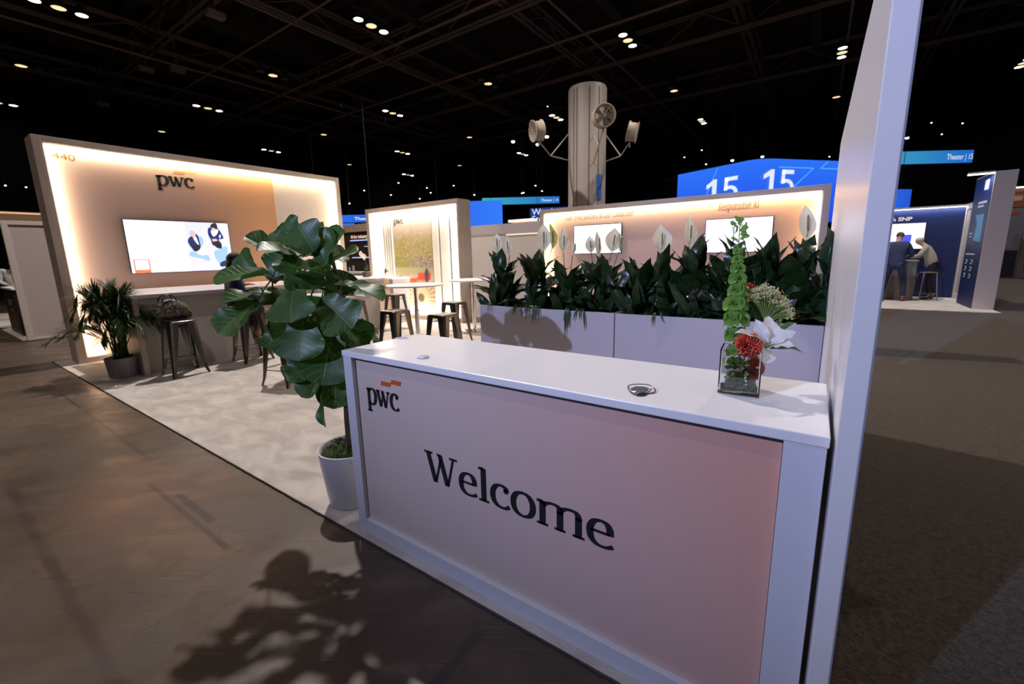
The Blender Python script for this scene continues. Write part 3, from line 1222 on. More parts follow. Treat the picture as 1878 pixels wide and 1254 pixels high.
# back: solid white at left, gaps between slats at right
MB().box((.12, .20, .10), (.78, .24, 2.67)).build('back_panel', WHITE, t2)
for k in range(5):
    x = .42 + k * .085
    MB().box((x, .165, .10), (x + .03, .2, 2.67)).build('slat', WHITE, t2)
for x, x2 in ((2.20, 2.40), (2.46, 2.74), (2.80, 3.05), (3.10, 3.17)):
    MB().box((x, .185, .10), (x2, .23, 2.67)).build('slat', WHITE, t2)


def picture_material():
    m = bpy.data.materials.new('park_picture_print')
    m.use_nodes = True
    g = NG(m)
    x, y, z = g.sep(g.tc.outputs['Generated'])
    n = g.noise(7, 5, vec=g.tc.outputs['Generated'], dist=1, sc=(1, .1, 1.9))
    nf = g.noise(26, 5, vec=g.tc.outputs['Generated'], dist=1.5, sc=(1, .1, 1.9))
    # sky, canopy, shrubs, lawn, lower garden
    top = g.math('ADD', z, g.math('MULTIPLY', g.math('SUBTRACT', n, .5), .35))
    c = g.mix(g.ss(top, .66, .86), g.mix(g.ss(nf, .35, .65), (.34, .30, .10), (.55, .48, .24)), (.60, .50, .47))
    shr = g.math('ADD', z, g.math('MULTIPLY', g.math('SUBTRACT', nf, .5), .22))
    c = g.mix(g.ss(shr, .60, .52, 0, .85), c, g.mix(g.ss(x, .3, .6), (.26, .25, .07), g.mix(g.ss(nf, .4, .6), (.17, .12, .09), (.42, .31, .30))))
    c = g.mix(g.ss(z, .47, .44), c, (.42, .40, .25))
    c = g.mix(g.ss(z, .40, .37), c, (.55, .49, .40))
    c = g.mix(g.math('MULTIPLY', g.ss(z, .34, .28), g.ss(g.math('ADD', x, g.math('MULTIPLY', n, .2)), .55, .45)), c, g.mix(nf, (.16, .26, .02), (.60, .62, .15)))
    c = g.mix(g.ss(nf, .5, .7, 0, .35), c, (.55, .48, .36))
    # winding stair: rings around a centre low on the right
    dx = g.math('SUBTRACT', x, .66)
    dz = g.math('MULTIPLY', g.math('SUBTRACT', z, .16), 1.75)
    rr = g.math('SQRT', g.math('ADD', g.math('MULTIPLY', dx, dx), g.math('MULTIPLY', dz, dz)))
    ang = g.math('ARCTAN2', dz, dx)
    ins = g.ss(rr, .37, .355)
    steps = g.ss(g.math('SINE', g.math('MULTIPLY', ang, 26)), -.2, .2)
    st = g.mix(g.math('MULTIPLY', steps, g.ss(rr, .20, .22)), (.60, .46, .33), (.36, .25, .16))
    st = g.mix(g.ss(rr, .10, .06), st, (.12, .07, .04))
    c = g.mix(ins, c, st)
    g.l(c, g.b.inputs['Base Color'])
    g.b.inputs['Roughness'].default_value = .5
    return m


pic = MB().box((.79, .187, .11), (2.18, .21, 2.66)).build('picture_panel', picture_material(), t2)
RED = mat('red_print', (.70, .07, .03), .5)
rb = MB()
rb.prism([(1.60, .186, .96), (2.06, .186, .96), (2.10, .186, 1.14), (1.66, .186, 1.14)], (0, -.003, 0))
rb.prism([(1.32, .186, .90), (1.58, .186, .90), (1.61, .186, 1.0), (1.37, .186, 1.0)], (0, -.003, 0))
rb.build('red_benches', RED, t2)
rb = MB()
rb.prism([(1.90, .182, .92), (1.99, .182, .92), (2.02, .182, 1.18), (1.95, .182, 1.26), (1.88, .182, 1.14)], (0, -.003, 0))
rb.build('printed_figure', mat('print_navy', (.04, .05, .12), .5), t2)
logo(t2, (.86, .186, 2.36), .215, (1, 0, 0), (0, 0, 1), BLACK, PEACHY)

# --- wall with the two small screens behind the planters: front plane y=6.4
PRAI = grad_material('printed_peach_gradient_wide', [(0, (.60, .45, .42)), (.5, (.58, .40, .35)), (1, (.64, .36, .22))], 0, 0, 4.4)
x0r = at_ax(990, 383, 1, 6.4).x
x1r = 2.08
H3 = 2.40
t3, O3, R3 = frame_wall('booth_wall', 'long oak framed wall with two small screens behind the white lilies', (x0r, 6.4, .012), 0, x1r - x0r + .05, H3, .3, .07, .085, .07, .08, .12, PRAI, LEDW, 6, sides='TLR')


def w3(u, v_):
    p = at_ax(u, v_, 1, 6.515)
    return V((p.x - x0r, .118, p.z - .012))


a_, b_ = w3(1036, 404), w3(1162, 397)
serif_obj('lettering', 'Start your journey to SAP Cloud ERP', .135, a_, (1, 0, 0), (0, 0, 1), BROWNTXT, t3, width=b_.x - a_.x, nib=(90, 50))
a_, b_ = w3(1317, 386), w3(1392, 381)
serif_obj('lettering', 'Responsible AI', .17, (a_.x, a_.y, b_.z + .0), (1, 0, 0), (0, 0, 1), BROWNTXT, t3, width=b_.x - a_.x, nib=(90, 50))

# --- white partition between them
xa, xb = at_ax(868, 415, 1, 7.2).x - .3, x0r + .4
t = thing('partition_wall', 'plain white partition with a grey top band left of the lily wall', 'partition', (xa, 7.2, .012))
MB().box((0, 0, 0), (xb - xa, .06, 2.16)).build('panel', mat('white_partition', (.66, .60, .58), .5), t)
MB().box((0, -.012, 2.02), (xb - xa, .065, 2.25)).build('top_band', mat('grey_band', (.50, .45, .48), .5), t)
MB().box((1.3, -.014, 1.985), (xb - xa - .1, -.002, 2.0)).build('light_line', glow('soft_line', (1, .85, .65), 1.0, False), t)

# --- tall slab at the right of the desk
TOW = mat('tower_laminate', (.80, .77, .76), .33, bump=.03, bscale=5)
tw = thing('tower_panel', 'tall thin white slab standing at the right end of the welcome desk', 'panel', (2.116, -.028, .007))
MB().box((0, 0, 0), (.047, 3.25, 2.355)).build('slab', TOW, tw, bevel=.0025)
MB().box((.0472, .003, 0), (.0495, .026, 2.352)).build('edge_band', mat('edge_band_grey', (.30, .33, .42), .4), tw)

# ================================================================== WELCOME DESK
DFRONT = None


def desk_front():
    m = bpy.data.materials.new('desk_front_print')
    m.use_nodes = True
    g = NG(m)
    x, y, z = g.sep(g.tc.outputs['Object'])
    f = g.math('ADD', g.math('MULTIPLY', x, .42), g.math('MULTIPLY', z, .22))
    r = g.n('ShaderNodeValToRGB')
    e = r.color_ramp.elements
    e[0].position = .1
    e[0].color = (.67, .56, .49, 1)
    e[1].position = 1.0
    e[1].color = (.71, .37, .28, 1)
    k = e.new(.55)
    k.color = (.66, .51, .44, 1)
    k = e.new(.8)
    k.color = (.68, .44, .37, 1)
    g.l(f, r.inputs[0])
    g.l(r.outputs[0], g.b.inputs['Base Color'])
    g.b.inputs['Roughness'].default_value = .42
    return m


dk = thing('welcome_desk', 'long white reception desk with Welcome in black letters on its front', 'desk', (0, 0, .012))
DL, DD, DH = 2.105, .545, 1.058
FR = mat('desk_white_laminate', (.66, .66, .70), .4)
MB().box((0, 0, DH - .032), (DL, DD, DH)).build('desk_top', WHITE_TOP, dk, bevel=.004)
mb = MB()
mb.box((.004, .004, .0), (.075, .05, DH - .033)).box((DL - .10, .004, 0), (DL - .004, .05, DH - .033))
mb.box((.076, .004, 0), (DL - .101, .05, .085))
mb.box((.004, .051, 0), (.03, DD - .004, DH - .033)).box((DL - .03, .051, 0), (DL - .004, DD - .004, DH - .033))
mb.build('frame', FR, dk, bevel=.002)
MB().box((.031, .052, .085), (DL - .031, .06, DH - .034)).build('backing', WHITE, dk)
MB().box((.077, .028, .086), (DL - .102, .05, DH - .046)).build('front_panel', desk_front(), dk)
MB().box((.077, .020, DH - .046), (DL - .102, .05, DH - .034)).build('shadow_gap', GAP, dk)


def dpt(u, v_):
    p = at_ax(u, v_, 1, .0275)
    return V((p.x, .0275, p.z - .012))


wa, wb = dpt(779, 878), dpt(1125, 990)
w0 = dpt(812, 893)
w1 = dpt(1125, 1012)
base = dpt(900, 925)
tot = wb.x - wa.x
zbase = dpt(935, 928).z
H_W = (dpt(898, 862).z - dpt(905, 925).z) / .72
serif_obj('welcome_lettering', 'Welcome', H_W, (wa.x, .0275, dpt(898, 923).z), (1, 0, 0), (0, 0, 1), BLACK, dk, width=tot, nib=(118, 50), track=-55)
pa, pb = dpt(674, 745), dpt(731, 752)
logo(dk, (pa.x, .0275, dpt(700, 746).z), (dpt(700, 719).z - dpt(700, 747).z) / .475, V((1, 0, 0)), V((0, 0, 1)), BLACK, ORANGE, width=pb.x - pa.x)
# small round pad and paper on the desk top
p = at_ax(776, 656, 2, 1.07)
tag(MB().lathe([(.001, .007), (.026, .007), (.029, .0045), (.029, .0)], (p.x, p.y, 1.0702), 28, close=True).build('cable_cap', mat('pale_blue_plastic', (.45, .48, .58), .4), smooth=True), 'small round pale disc lying on the left half of the desk top', 'cap')
q = [at_ax(u, v_, 2, 1.0704) for u, v_ in ((723, 619.5), (733, 622), (750, 621), (744, 616.5))]
tag(MB().prism([(a.x, a.y, 1.0706) for a in q], (0, 0, .0008)).build('paper_slip', mat('lavender_paper', (.42, .38, .66), .6)), 'small lavender paper slip at the far left corner of the desk', 'paper')

# ================================================================== BAR COUNTER at the 440 wall
bc = thing('bar_counter', 'long grey-white bar counter fixed below the wall screen', 'counter', (-5.40, .46, .012))
GREYL = mat('counter_grey_laminate', (.52, .47, .46), .42)
MB().box((-1.76, 0, 1.065), (0.02, 4.2, 1.118)).build('counter_top', mat('counter_top_pale', (.55, .52, .56), .25), bc, bevel=.004)
MB().box((-1.76, .012, 0), (0, .075, 1.064)).build('end_panel', mat('end_panel_tan', (.50, .42, .37), .35), bc, bevel=.002)
mb = MB()
for k in range(4):
    mb.box((-.22, .076 + k * 1.03, .0), (-.19, .076 + (k + 1) * 1.03 - .004, 1.064))
mb.build('front_panel', GREYL, bc, bevel=.0015)
MB().box((-.19, .076, .98), (0, 4.19, 1.064)).build('top_apron', mat('apron_grey', (.40, .36, .36), .5), bc)

# reception counter by the slatted wall
p = at_ax(720, 510, 2, 1.07)
rc = thing('counter', 'low white counter with an orchid near the slatted wall', 'counter', (-8.2, p.y, .012))
RW = p.x + 8.2
MB().box((-.02, -.02, 1.03), (RW + .02, .5, 1.065)).build('counter_top', WHITE_TOP, rc, bevel=.003)
MB().box((0, 0, 0), (RW - .12, .48, 1.03)).build('body', mat('warm_white', (.62, .55, .49), .5), rc, bevel=.002)
MB().box((RW - .12, -.005, 0), (RW, .485, 1.03)).build('end_panel', mat('end_grey', (.30, .27, .30), .5), rc, bevel=.002)
RCY = p.y

# ================================================================== STOOLS
def stool_parts(t, H=.755):
    s0, s1 = .155, .225
    seat = MB()
    # pressed square seat: rounded outline, raised rim with a shallow dish
    def rsq(h, r):
        out = []
        for cx_, cy_, a0 in ((1, 1, 0), (-1, 1, 90), (-1, -1, 180), (1, -1, 270)):
            for k in range(5):
                a = radians(a0 + k * 22.5)
                out.append((cx_ * (h - r) + r * cos(a), cy_ * (h - r) + r * sin(a)))
        return out
    rings = [(s0 + .004, .035, H - .045), (s0 + .002, .04, H - .006), (s0 - .004, .04, H), (s0 - .02, .035, H), (s0 - .032, .03, H - .006), (.05, .03, H - .008)]
    k0 = None
    for h, r, z in rings:
        k = len(seat.v)
        o_ = rsq(h, r)
        seat.v += [V((x, y, z)) for x, y in o_]
        if k0 is not None:
            n = len(o_)
            for i in range(n):
                seat.face((k0 + i, k0 + (i + 1) % n, k + (i + 1) % n, k + i))
        k0 = k
    seat.face(range(k0, k0 + 20))
    seat.build('seat', GUN, t, smooth=True)
    for sx, sy in ((1, 1), (-1, 1), (-1, -1), (1, -1)):
        rows = []
        N = 9
        for i in range(N + 1):
            f = i / N
            z = (H - .012) * (1 - f)
            spread_ = s0 + .004 + (s1 - s0 - .018) * f + .014 * max(0, (f - .8) / .2) ** 2
            wd = .088 * (1 - f) ** .9 + .03
            ins = .004
            c = .02 * (1 - f * .5)
            P = [(-wd, 0), (-wd * .5, 0), (-c, 0), (-c * .3, -c * .3), (0, -c), (0, -wd * .5), (0, -wd)]
            # outer then inner offset to give the sheet thickness
            ring = [V(((spread_ + a) * sx, (spread_ + b) * sy, z)) for a, b in P]
            inn = [V(((spread_ + a - ins - (0 if a > -c else 0)) * sx, (spread_ + b - ins) * sy, z)) for a, b in P[::-1]]
            rows.append(ring + inn + [ring[0]])
        MB().grid(rows).build('leg', GUN, t, smooth=True)
    br = MB()
    for z, in_ in ((.20, .0), (H - .10, .0)):
        f = 1 - z / H
        s = s0 + (s1 - s0 - .01) * f - .012
        if z < .5:
            cs = [(s, s), (-s, s), (-s, -s), (s, -s)]
            for i in range(4):
                a, b = cs[i], cs[(i + 1) % 4]
                dz = .012 if i % 2 else 0
                br.tube([(a[0], a[1], z + dz), (b[0], b[1], z + dz)], .0055, 6)
        else:
            br.tube([(s, s, z), (-s, -s, z)], .007, 6)
            br.tube([(s, -s, z + .014), (-s, s, z + .014)], .007, 6)
    br.build('footrest', GUN, t, smooth=True)


st0 = thing('bar_stool', 'gunmetal bar stool at the counter with a black handbag on it', 'stool')
stool_parts(st0)
put(st0, (-5.085, .848, .013))
stools = [(-5.085, 1.75, 0, 'gunmetal bar stool with the seated woman in navy on it'),
          (-3.07, 2.94, 0, 'gunmetal bar stool left of the round table, seat square to the aisle'),
          (-2.10, 2.96, 0, 'gunmetal bar stool in front of the round table, nearest the planter'),
          (-3.02, 4.20, 0, 'taller looking gunmetal stool behind the front one, by the slatted wall corner'),
          (-5.33, 4.86, 0, 'gunmetal bar stool at the counter end behind the left table stool'),
          (-5.05, 3.62, .1, 'gunmetal bar stool just right of the fig tree, before the white counter'),
          (-2.20, 1.66, 0, 'gunmetal bar stool closest to the desk, half hidden by fig leaves'),
          (-3.33, 1.38, .25, 'gunmetal bar stool behind the fig tree, only its feet in view'),
          (-3.95, 2.30, .1, 'gunmetal bar stool under the person hidden behind the fig tree')]
for x, y, rz, lab in stools:
    put(copy_tree(st0), (x, y, .013), rz, lab)

# ================================================================== ROUND TABLES
def table(x, y, lab, r=.5):
    t = thing('round_table', lab, 'table', (x, y, .013))
    MB().lathe([(.001, 1.028), (r - .02, 1.028), (r - .004, 1.034), (r, 1.044), (r - .003, 1.054), (r - .012, 1.058), (.001, 1.058)], n=56, close=True).build('table_top', WHITE_TOP, t, smooth=True)
    MB().lathe([(.03, 1.027), (.03, .62), (.038, .62), (.038, .03)], n=18, close=True).build('pole', CHROME, t, smooth=True)
    MB().lathe([(.001, .055), (.04, .055), (.06, .03), (.22, .014), (.245, .008), (.25, 0)], n=36, close=True).build('base', CHROME, t, smooth=True)
    MB().tube([(.038, 0, .60), (.09, -.02, .60)], .008, 6).build('height_knob', CHROME, t)
    return t


table(-3.69, 3.94, 'round white bar table on a chrome pole before the park picture')
table(-3.62, 5.44, 'round white bar table behind, half hidden by lily leaves')
table(-3.34, 1.87, 'round white bar table mostly hidden behind the fig tree')

# ================================================================== SCREENS
SCRW = glow('screen_white', (.86, .90, 1), 1.25)
SCR_L = glow('screen_lavender', (.62, .64, .86), 1.0, False)
SCR_T = glow('screen_faint_text', (.55, .68, .95), .95, False)
SCR_NAVY = glow('screen_navy', (.015, .03, .13), .9, False)
SCR_BLUE = glow('screen_shirt_blue', (.30, .52, .88), .9, False)
SCR_HAIR = glow('screen_hair', (.02, .02, .04), .9, False)
SCR_GREY = glow('screen_grey_hair', (.5, .52, .6), .9, False)
SCR_SKIN = glow('screen_skin', (.75, .45, .36), .9, False)
SCR_PINK = glow('screen_pink', (1, .22, .25), .95, False)
SCR_ORG = glow('screen_orange', (1, .20, .05), .95, False)


def tv(label, P, W, H, rz, fill=SCRW):
    """P = lower left corner seen from the front, local x right, -y front"""
    t = thing('wall_screen', label, 'television', P, rz)
    MB().box((0, -.028, 0), (W, .0, H)).build('bezel', PVC, t, bevel=.003)
    MB().box((.012, -.0295, .012), (W - .012, -.0275, H - .012)).build('screen', fill, t)
    return t


tvp = V((-7.36, 1.005, 1.375))
t = tv('large wall screen on the peach wall, a white slide with four people', tvp, 1.585, .90, pi / 2)
W_, H_ = 1.585, .90
sx = MB()
sx.use(SCR_L).box((.855, -.0305, .013), (W_ - .013, -.0296, H_ - .013))
sx.use(SCR_PINK).box((.05, -.0305, .013), (.27, -.0296, .24))
sx.use(SCR_ORG).box((.05, -.031, .013), (.27, -.0301, .055))
sx.use(SCRW).box((.07, -.031, .065), (.25, -.0302, .225))
sx.build('slide_blocks', parent=t)


def blob(mb, m, pts, y):
    mb.use(m)
    q = catmull([(a, b) for a, b in pts], 4, True)
    mb.poly([(a, y, b) for a, b in q])


# figures on the slide, u,v in the photo turned to local coordinates
def tvl(u, v_):
    p = at_ax(u, v_, 0, -7.33)
    return (p.y - tvp.y, p.z - tvp.z)


def tz(x, y):
    return tvl(220 + x * .1278, 380 + y * .1278)


pic = MB()
Y = -.032
blob(pic, SCR_NAVY, [tz(*a) for a in ((1000, 430), (1080, 380), (1130, 430), (1160, 540), (1140, 600), (1050, 600), (985, 520), (975, 470))], Y)
blob(pic, SCR_BLUE, [tz(*a) for a in ((1130, 420), (1185, 440), (1195, 520), (1160, 550))], Y - .0004)
blob(pic, SCRW, [tz(*a) for a in ((1050, 440), (1085, 420), (1120, 500), (1130, 550))], Y - .0006)
blob(pic, SCR_GREY, [tz(*a) for a in ((990, 370), (1010, 330), (1060, 335), (1085, 390), (1050, 420), (1010, 410))], Y - .0008)
blob(pic, SCR_SKIN, [tz(*a) for a in ((1030, 400), (1075, 385), (1085, 420), (1050, 435))], Y - .001)
blob(pic, SCR_BLUE, [tz(*a) for a in ((1005, 645), (1080, 640), (1160, 650), (1270, 700), (1290, 770), (1180, 740), (1010, 700))], Y)
blob(pic, SCRW, [tz(*a) for a in ((1100, 650), (1160, 610), (1230, 660), (1190, 690))], Y - .0005)
blob(pic, SCR_HAIR, [tz(*a) for a in ((1040, 570), (1090, 525), (1140, 550), (1145, 600), (1100, 635), (1050, 615))], Y - .0008)
blob(pic, SCR_NAVY, [tz(*a) for a in ((1265, 300), (1330, 290), (1400, 300), (1480, 420), (1470, 455), (1420, 460), (1430, 520), (1340, 550), (1300, 460), (1265, 390))], Y)
blob(pic, SCRW, [tz(*a) for a in ((1310, 330), (1400, 320), (1400, 370), (1350, 420), (1320, 390))], Y - .0005)
blob(pic, SCRW, [tz(*a) for a in ((1425, 400), (1440, 395), (1445, 430), (1425, 440))], Y - .0005)
blob(pic, SCR_HAIR, [tz(*a) for a in ((1295, 260), (1330, 232), (1380, 235), (1400, 320), (1370, 300), (1310, 300))], Y - .0007)
blob(pic, SCR_SKIN, [tz(*a) for a in ((1310, 300), (1360, 300), (1350, 345), (1325, 340))], Y - .0009)
blob(pic, SCR_SKIN, [tz(*a) for a in ((1320, 460), (1380, 455), (1400, 480), (1340, 490))], Y - .0009)
blob(pic, SCR_BLUE, [tz(*a) for a in ((1350, 640), (1430, 600), (1500, 560), (1545, 590), (1530, 740), (1500, 800), (1440, 810), (1380, 740))], Y)
blob(pic, SCR_HAIR, [tz(*a) for a in ((1340, 520), (1400, 480), (1455, 520), (1455, 590), (1390, 580))], Y - .0008)
blob(pic, SCR_NAVY, [tz(*a) for a in ((1440, 800), (1520, 760), (1550, 800), (1530, 840), (1450, 850))], Y - .0005)
pic.build('slide_people', parent=t)
serif_obj('slide_lettering', 'pwc', .06, (.09, -.031, .80), (1, 0, 0), (0, 0, 1), SCR_T, t, nib=(130, 60))
serif_obj('slide_lettering', 'Welcome to', .085, (.09, -.031, .63), (1, 0, 0), (0, 0, 1), SCR_T, t, nib=(90, 45), width=.38)
serif_obj('slide_lettering', 'SAP Sapp', .085, (.09, -.031, .55), (1, 0, 0), (0, 0, 1), SCR_T, t, nib=(90, 45), width=.30)
serif_obj('slide_lettering', 'ire', .085, (.415, -.031, .55), (1, 0, 0), (0, 0, 1), SCR_T, t, nib=(90, 45), width=.085)
tl = MB()
for i, (z, ww) in enumerate(((.48, .68), (.445, .70), (.41, .66), (.375, .38), (.315, .46))):
    x = .10
    rnd = random.Random(i)
    while x < .10 + ww:
        l_ = rnd.uniform(.02, .07)
        tl.box((x, -.0308, z), (x + l_, -.0298, z + .009))
        x += l_ + .012
tl.build('slide_text_lines', glow('screen_very_faint', (.72, .79, 1), 1.05, False), t)

for lab, (u0, v0), (u1, v1), (u2, v2) in (('small wall screen behind the lilies, left one of the pair', (1052, 412), (1140, 410), (1138, 470)), ('small wall screen behind the lilies, right one under Responsible AI', (1294, 402), (1420, 395), (1417, 438))):
    a, b, c = at_ax(u0, v0, 1, 6.47), at_ax(u1, v1, 1, 6.47), at_ax(u2, v2, 1, 6.47)
    W_ = b.x - a.x
    H_ = W_ * .565
    z1 = (a.z + b.z) / 2
    t = tv(lab, (a.x, 6.512, z1 - H_), W_, H_, 0)
    tl = MB()
    rnd = random.Random(5)
    for i in range(7):
        z = H_ * (.8 - i * .09)
        x = W_ * .1
        while x < W_ * (.5 if i % 2 else .75):
            l_ = rnd.uniform(.02, .06)
            tl.box((x, -.0308, z), (x + l_, -.0298, z + .007))
            x += l_ + .012
    tl.build('slide_text_lines', SCR_T, t)

# ================================================================== PLANTERS
PLF = mat('planter_laminate', (.43, .39, .43), .5)
LINER = mat('planter_wood_rim', (.45, .25, .15), .6)
pls = []
for lab, x0, x1 in (('grey-lilac planter box of white lilies, left of the dark seam', -.615, .757), ('grey-lilac planter box of white lilies, right of the dark seam by the slab', .765, 2.113)):
    t = thing('planter_box', lab, 'planter', (x0, 1.94, .013))
    W_ = x1 - x0
    mb = MB()
    mb.box((0, 0, 0), (W_, .018, 1.057)).box((0, .46, 0), (W_, .478, 1.057)).box((0, .018, 0), (.018, .46, 1.057)).box((W_ - .018, .018, 0), (W_, .46, 1.057))
    mb.box((.018, .018, 0), (W_ - .018, .46, .03))
    mb.build('box_body', PLF, t, bevel=.0015)
    mb = MB().box((.019, .019, .98), (W_ - .019, .035, 1.05)).box((.019, .443, .98), (W_ - .019, .459, 1.05))
    mb.build('liner', LINER, t)
    MB().box((.019, .036, .85), (W_ - .019, .442, .965)).build('soil', SOIL, t)
    pls.append(t)


# ================================================================== LEAVES
def leaf_material(name, top, vein, rough=.3, nv=9, side=True, trans=.0, under=None, gl=.5):
    m = bpy.data.materials.new(name)
    m.use_nodes = True
    g = NG(m)
    u, v_, _ = g.sep(g.tc.outputs['UV'])
    d = g.math('ABSOLUTE', g.math('SUBTRACT', u, .5))
    mid = g.ss(d, .006, .022, 1, 0)
    if side:
        ph = g.math('FRACT', g.math('MULTIPLY', g.math('SUBTRACT', v_, g.math('MULTIPLY', d, .55)), nv))
        sv = g.ss(g.math('ABSOLUTE', g.math('SUBTRACT', ph, .5)), .03, .09, .75, 0)
        fv = g.math('MAXIMUM', mid, sv)
    else:
        fv = mid
    n = g.noise(7, 3)
    base = g.mix(n, tuple(c * .7 for c in top), tuple(min(1, c * 1.3) for c in top))
    if under:
        gm = g.n('ShaderNodeNewGeometry')
        base = g.mix(gm.outputs['Backfacing'], base, under)
    c = g.mix(g.math('MULTIPLY', fv, .75), base, vein)
    g.l(c, g.b.inputs['Base Color'])
    g.b.inputs['Roughness'].default_value = rough
    g.b.inputs['Specular IOR Level'].default_value = gl
    if trans:
        tr = g.n('ShaderNodeBsdfTranslucent')
        g.l(c, tr.inputs[0])
        mx = g.n('ShaderNodeMixShader')
        mx.inputs[0].default_value = trans
        out = g.nt.nodes['Material Output']
        g.l(g.b.outputs[0], mx.inputs[1])
        g.l(tr.outputs[0], mx.inputs[2])
        g.l(mx.outputs[0], out.inputs[0])
    h = g.math('MULTIPLY', fv, -1.)
    g.bump(h, .5, .004)
    return m


FIG = leaf_material('fig_leaf', (.038, .105, .016), (.16, .26, .05), .42, 8, trans=.2, under=(.085, .17, .04))
LILYL = leaf_material('lily_leaf', (.010, .028, .008), (.03, .06, .015), .25, 14, trans=.06)
PALML = leaf_material('palm_leaf', (.018, .05, .010), (.05, .09, .02), .4, 8, side=False, trans=.1)
STEMG = mat('green_stem', (.06, .13, .03), .5)
SPATHE = leaf_material('white_spathe', (.84, .82, .66), (.70, .75, .50), .5, 10, side=False, trans=.45)
SPATHEG = leaf_material('greenish_spathe', (.50, .58, .22), (.38, .52, .12), .5, 10, side=False, trans=.45)
SPADIX = mat('spadix', (.36, .27, .19), .8, bump=1, bscale=300)

PROF = {'fig': [(0, .12), (.08, .42), (.2, .60), (.33, .62), (.48, .78), (.64, .98), (.78, 1.0), (.9, .78), (.97, .42), (1, .04)],
        'lily': [(0, .06), (.08, .30), (.22, .72), (.4, 1.0), (.58, .95), (.75, .68), (.88, .34), (.96, .12), (1, .0)],
        'thin': [(0, .3), (.15, .8), (.4, 1), (.7, .8), (.9, .35), (1, .0)],
        'spathe': [(0, .16), (.1, .5), (.25, .88), (.42, 1.0), (.6, .88), (.76, .58), (.88, .26), (.95, .08), (1, .0)],
        'petal': [(0, .25), (.2, .6), (.45, 1), (.7, .9), (.88, .5), (1, .03)]}


def prof(kind, t):
    p = PROF[kind]
    for (a, x), (b, y) in zip(p, p[1:]):
        if t <= b:
            f = (t - a) / (b - a)
            i = p.index((a, x))
            x0 = p[i - 1][1] if i else x * .3
            y1 = p[i + 2][1] if i + 2 < len(p) else -y
            return max(0, .5 * (2 * x + (y - x0) * f + (2 * x0 - 5 * x + 4 * y - y1) * f * f + (-x0 + 3 * x - 3 * y + y1) * f ** 3)) if kind == 'fig' else x + (y - x) * f
    return p[-1][1]


def leaf(mb, base, tip, nrm, width, kind='fig', fold=.15, droop=.15, wave=.02, nw=3, ph=0., nl_=14, nc=6, twist=0., cup=0.):
    """curved leaf blade between base and tip; droop bends it along the way, fold lifts both halves"""
    base, tip = V(base), V(tip)
    ax = tip - base
    L = ax.length
    ax.normalize()
    n = V(nrm) - ax * V(nrm).dot(ax)
    if n.length < 1e-4:
        n = ax.orthogonal()
    n.normalize()
    sd = ax.cross(n)
    rows, uvs = [], []
    for i in range(nl_ + 1):
        t = i / nl_
        wd = prof(kind, t) * width / 2
        c = base + ax * (L * t) + n * (droop * L * 4 * t * (1 - t) * .5)
        a = twist * (t - .3)
        s_ = sd * cos(a) + n * sin(a)
        n_ = n * cos(a) - sd * sin(a)
        row, uv = [], []
        for j in range(nc + 1):
            q = (j / nc) * 2 - 1
            z = abs(q) ** 1.2 * fold * wd * 2 + wave * (q * q) * sin(nw * 2 * pi * t + ph + (1.3 if q > 0 else 0)) - cup * q * q * wd
            row.append(c + s_ * (q * wd) + n_ * z)
            uv.append((j / nc, t))
        rows.append(row)
        uvs.append(uv)
    mb.grid(rows, uvs)


# ================================================================== FIDDLE LEAF FIG
fg = thing('fiddle_leaf_fig', 'tall fiddle leaf fig tree with big glossy leaves in a white pot', 'potted plant', (-.30, .185, .013))
FO = V((-.30, .185, .013))
MB().lathe([(.001, 0), (.14, 0), (.15, .01), (.188, .355), (.190, .362), (.184, .366), (.178, .36), (.17, .3), (.001, .3)], n=48, close=True).build('pot', POTWHITE, fg, smooth=True)
rnd = random.Random(4)
ms = MB().use(MOSS)
ms.ball((0, 0, .315), (.168, .168, .06), 20, 8)
for k in range(240):
    a, r = rnd.random() * 2 * pi, .165 * sqrt(rnd.random())
    p = V((r * cos(a), r * sin(a), .32 + .045 * (1 - (r / .17) ** 2)))
    q = p + V((rnd.uniform(-.03, .03), rnd.uniform(-.03, .03), rnd.uniform(.01, .04)))
    r_ = q + V((rnd.uniform(-.02, .02), rnd.uniform(-.02, .02), rnd.uniform(-.02, .015)))
    ms.tube([p, q, r_], .0022, 3, cap=False)
ms.build('moss', parent=fg)


def fpx(u, v_, d):
    return at_d(u, v_, d) - FO


tr = MB()
trunk = [V((0.01, 0, .28)), fpx(636, 770, 2.62), fpx(634, 680, 2.60), fpx(628, 590, 2.58), fpx(622, 520, 2.57), fpx(600, 460, 2.56), fpx(575, 425, 2.55)]
tr.tube(catmull([tuple(p) for p in trunk], 4), [.016] * 6 + [.014] * 6 + [.012] * 6 + [.009] * 7, 8)
br2 = [fpx(624, 540, 2.57), fpx(560, 520, 2.50), fpx(500, 510, 2.46)]
tr.tube(catmull([tuple(p) for p in br2], 4), .008, 6)
br3 = [fpx(622, 520, 2.57), fpx(610, 470, 2.62), fpx(600, 430, 2.66)]
tr.tube(catmull([tuple(p) for p in br3], 4), .007, 6)
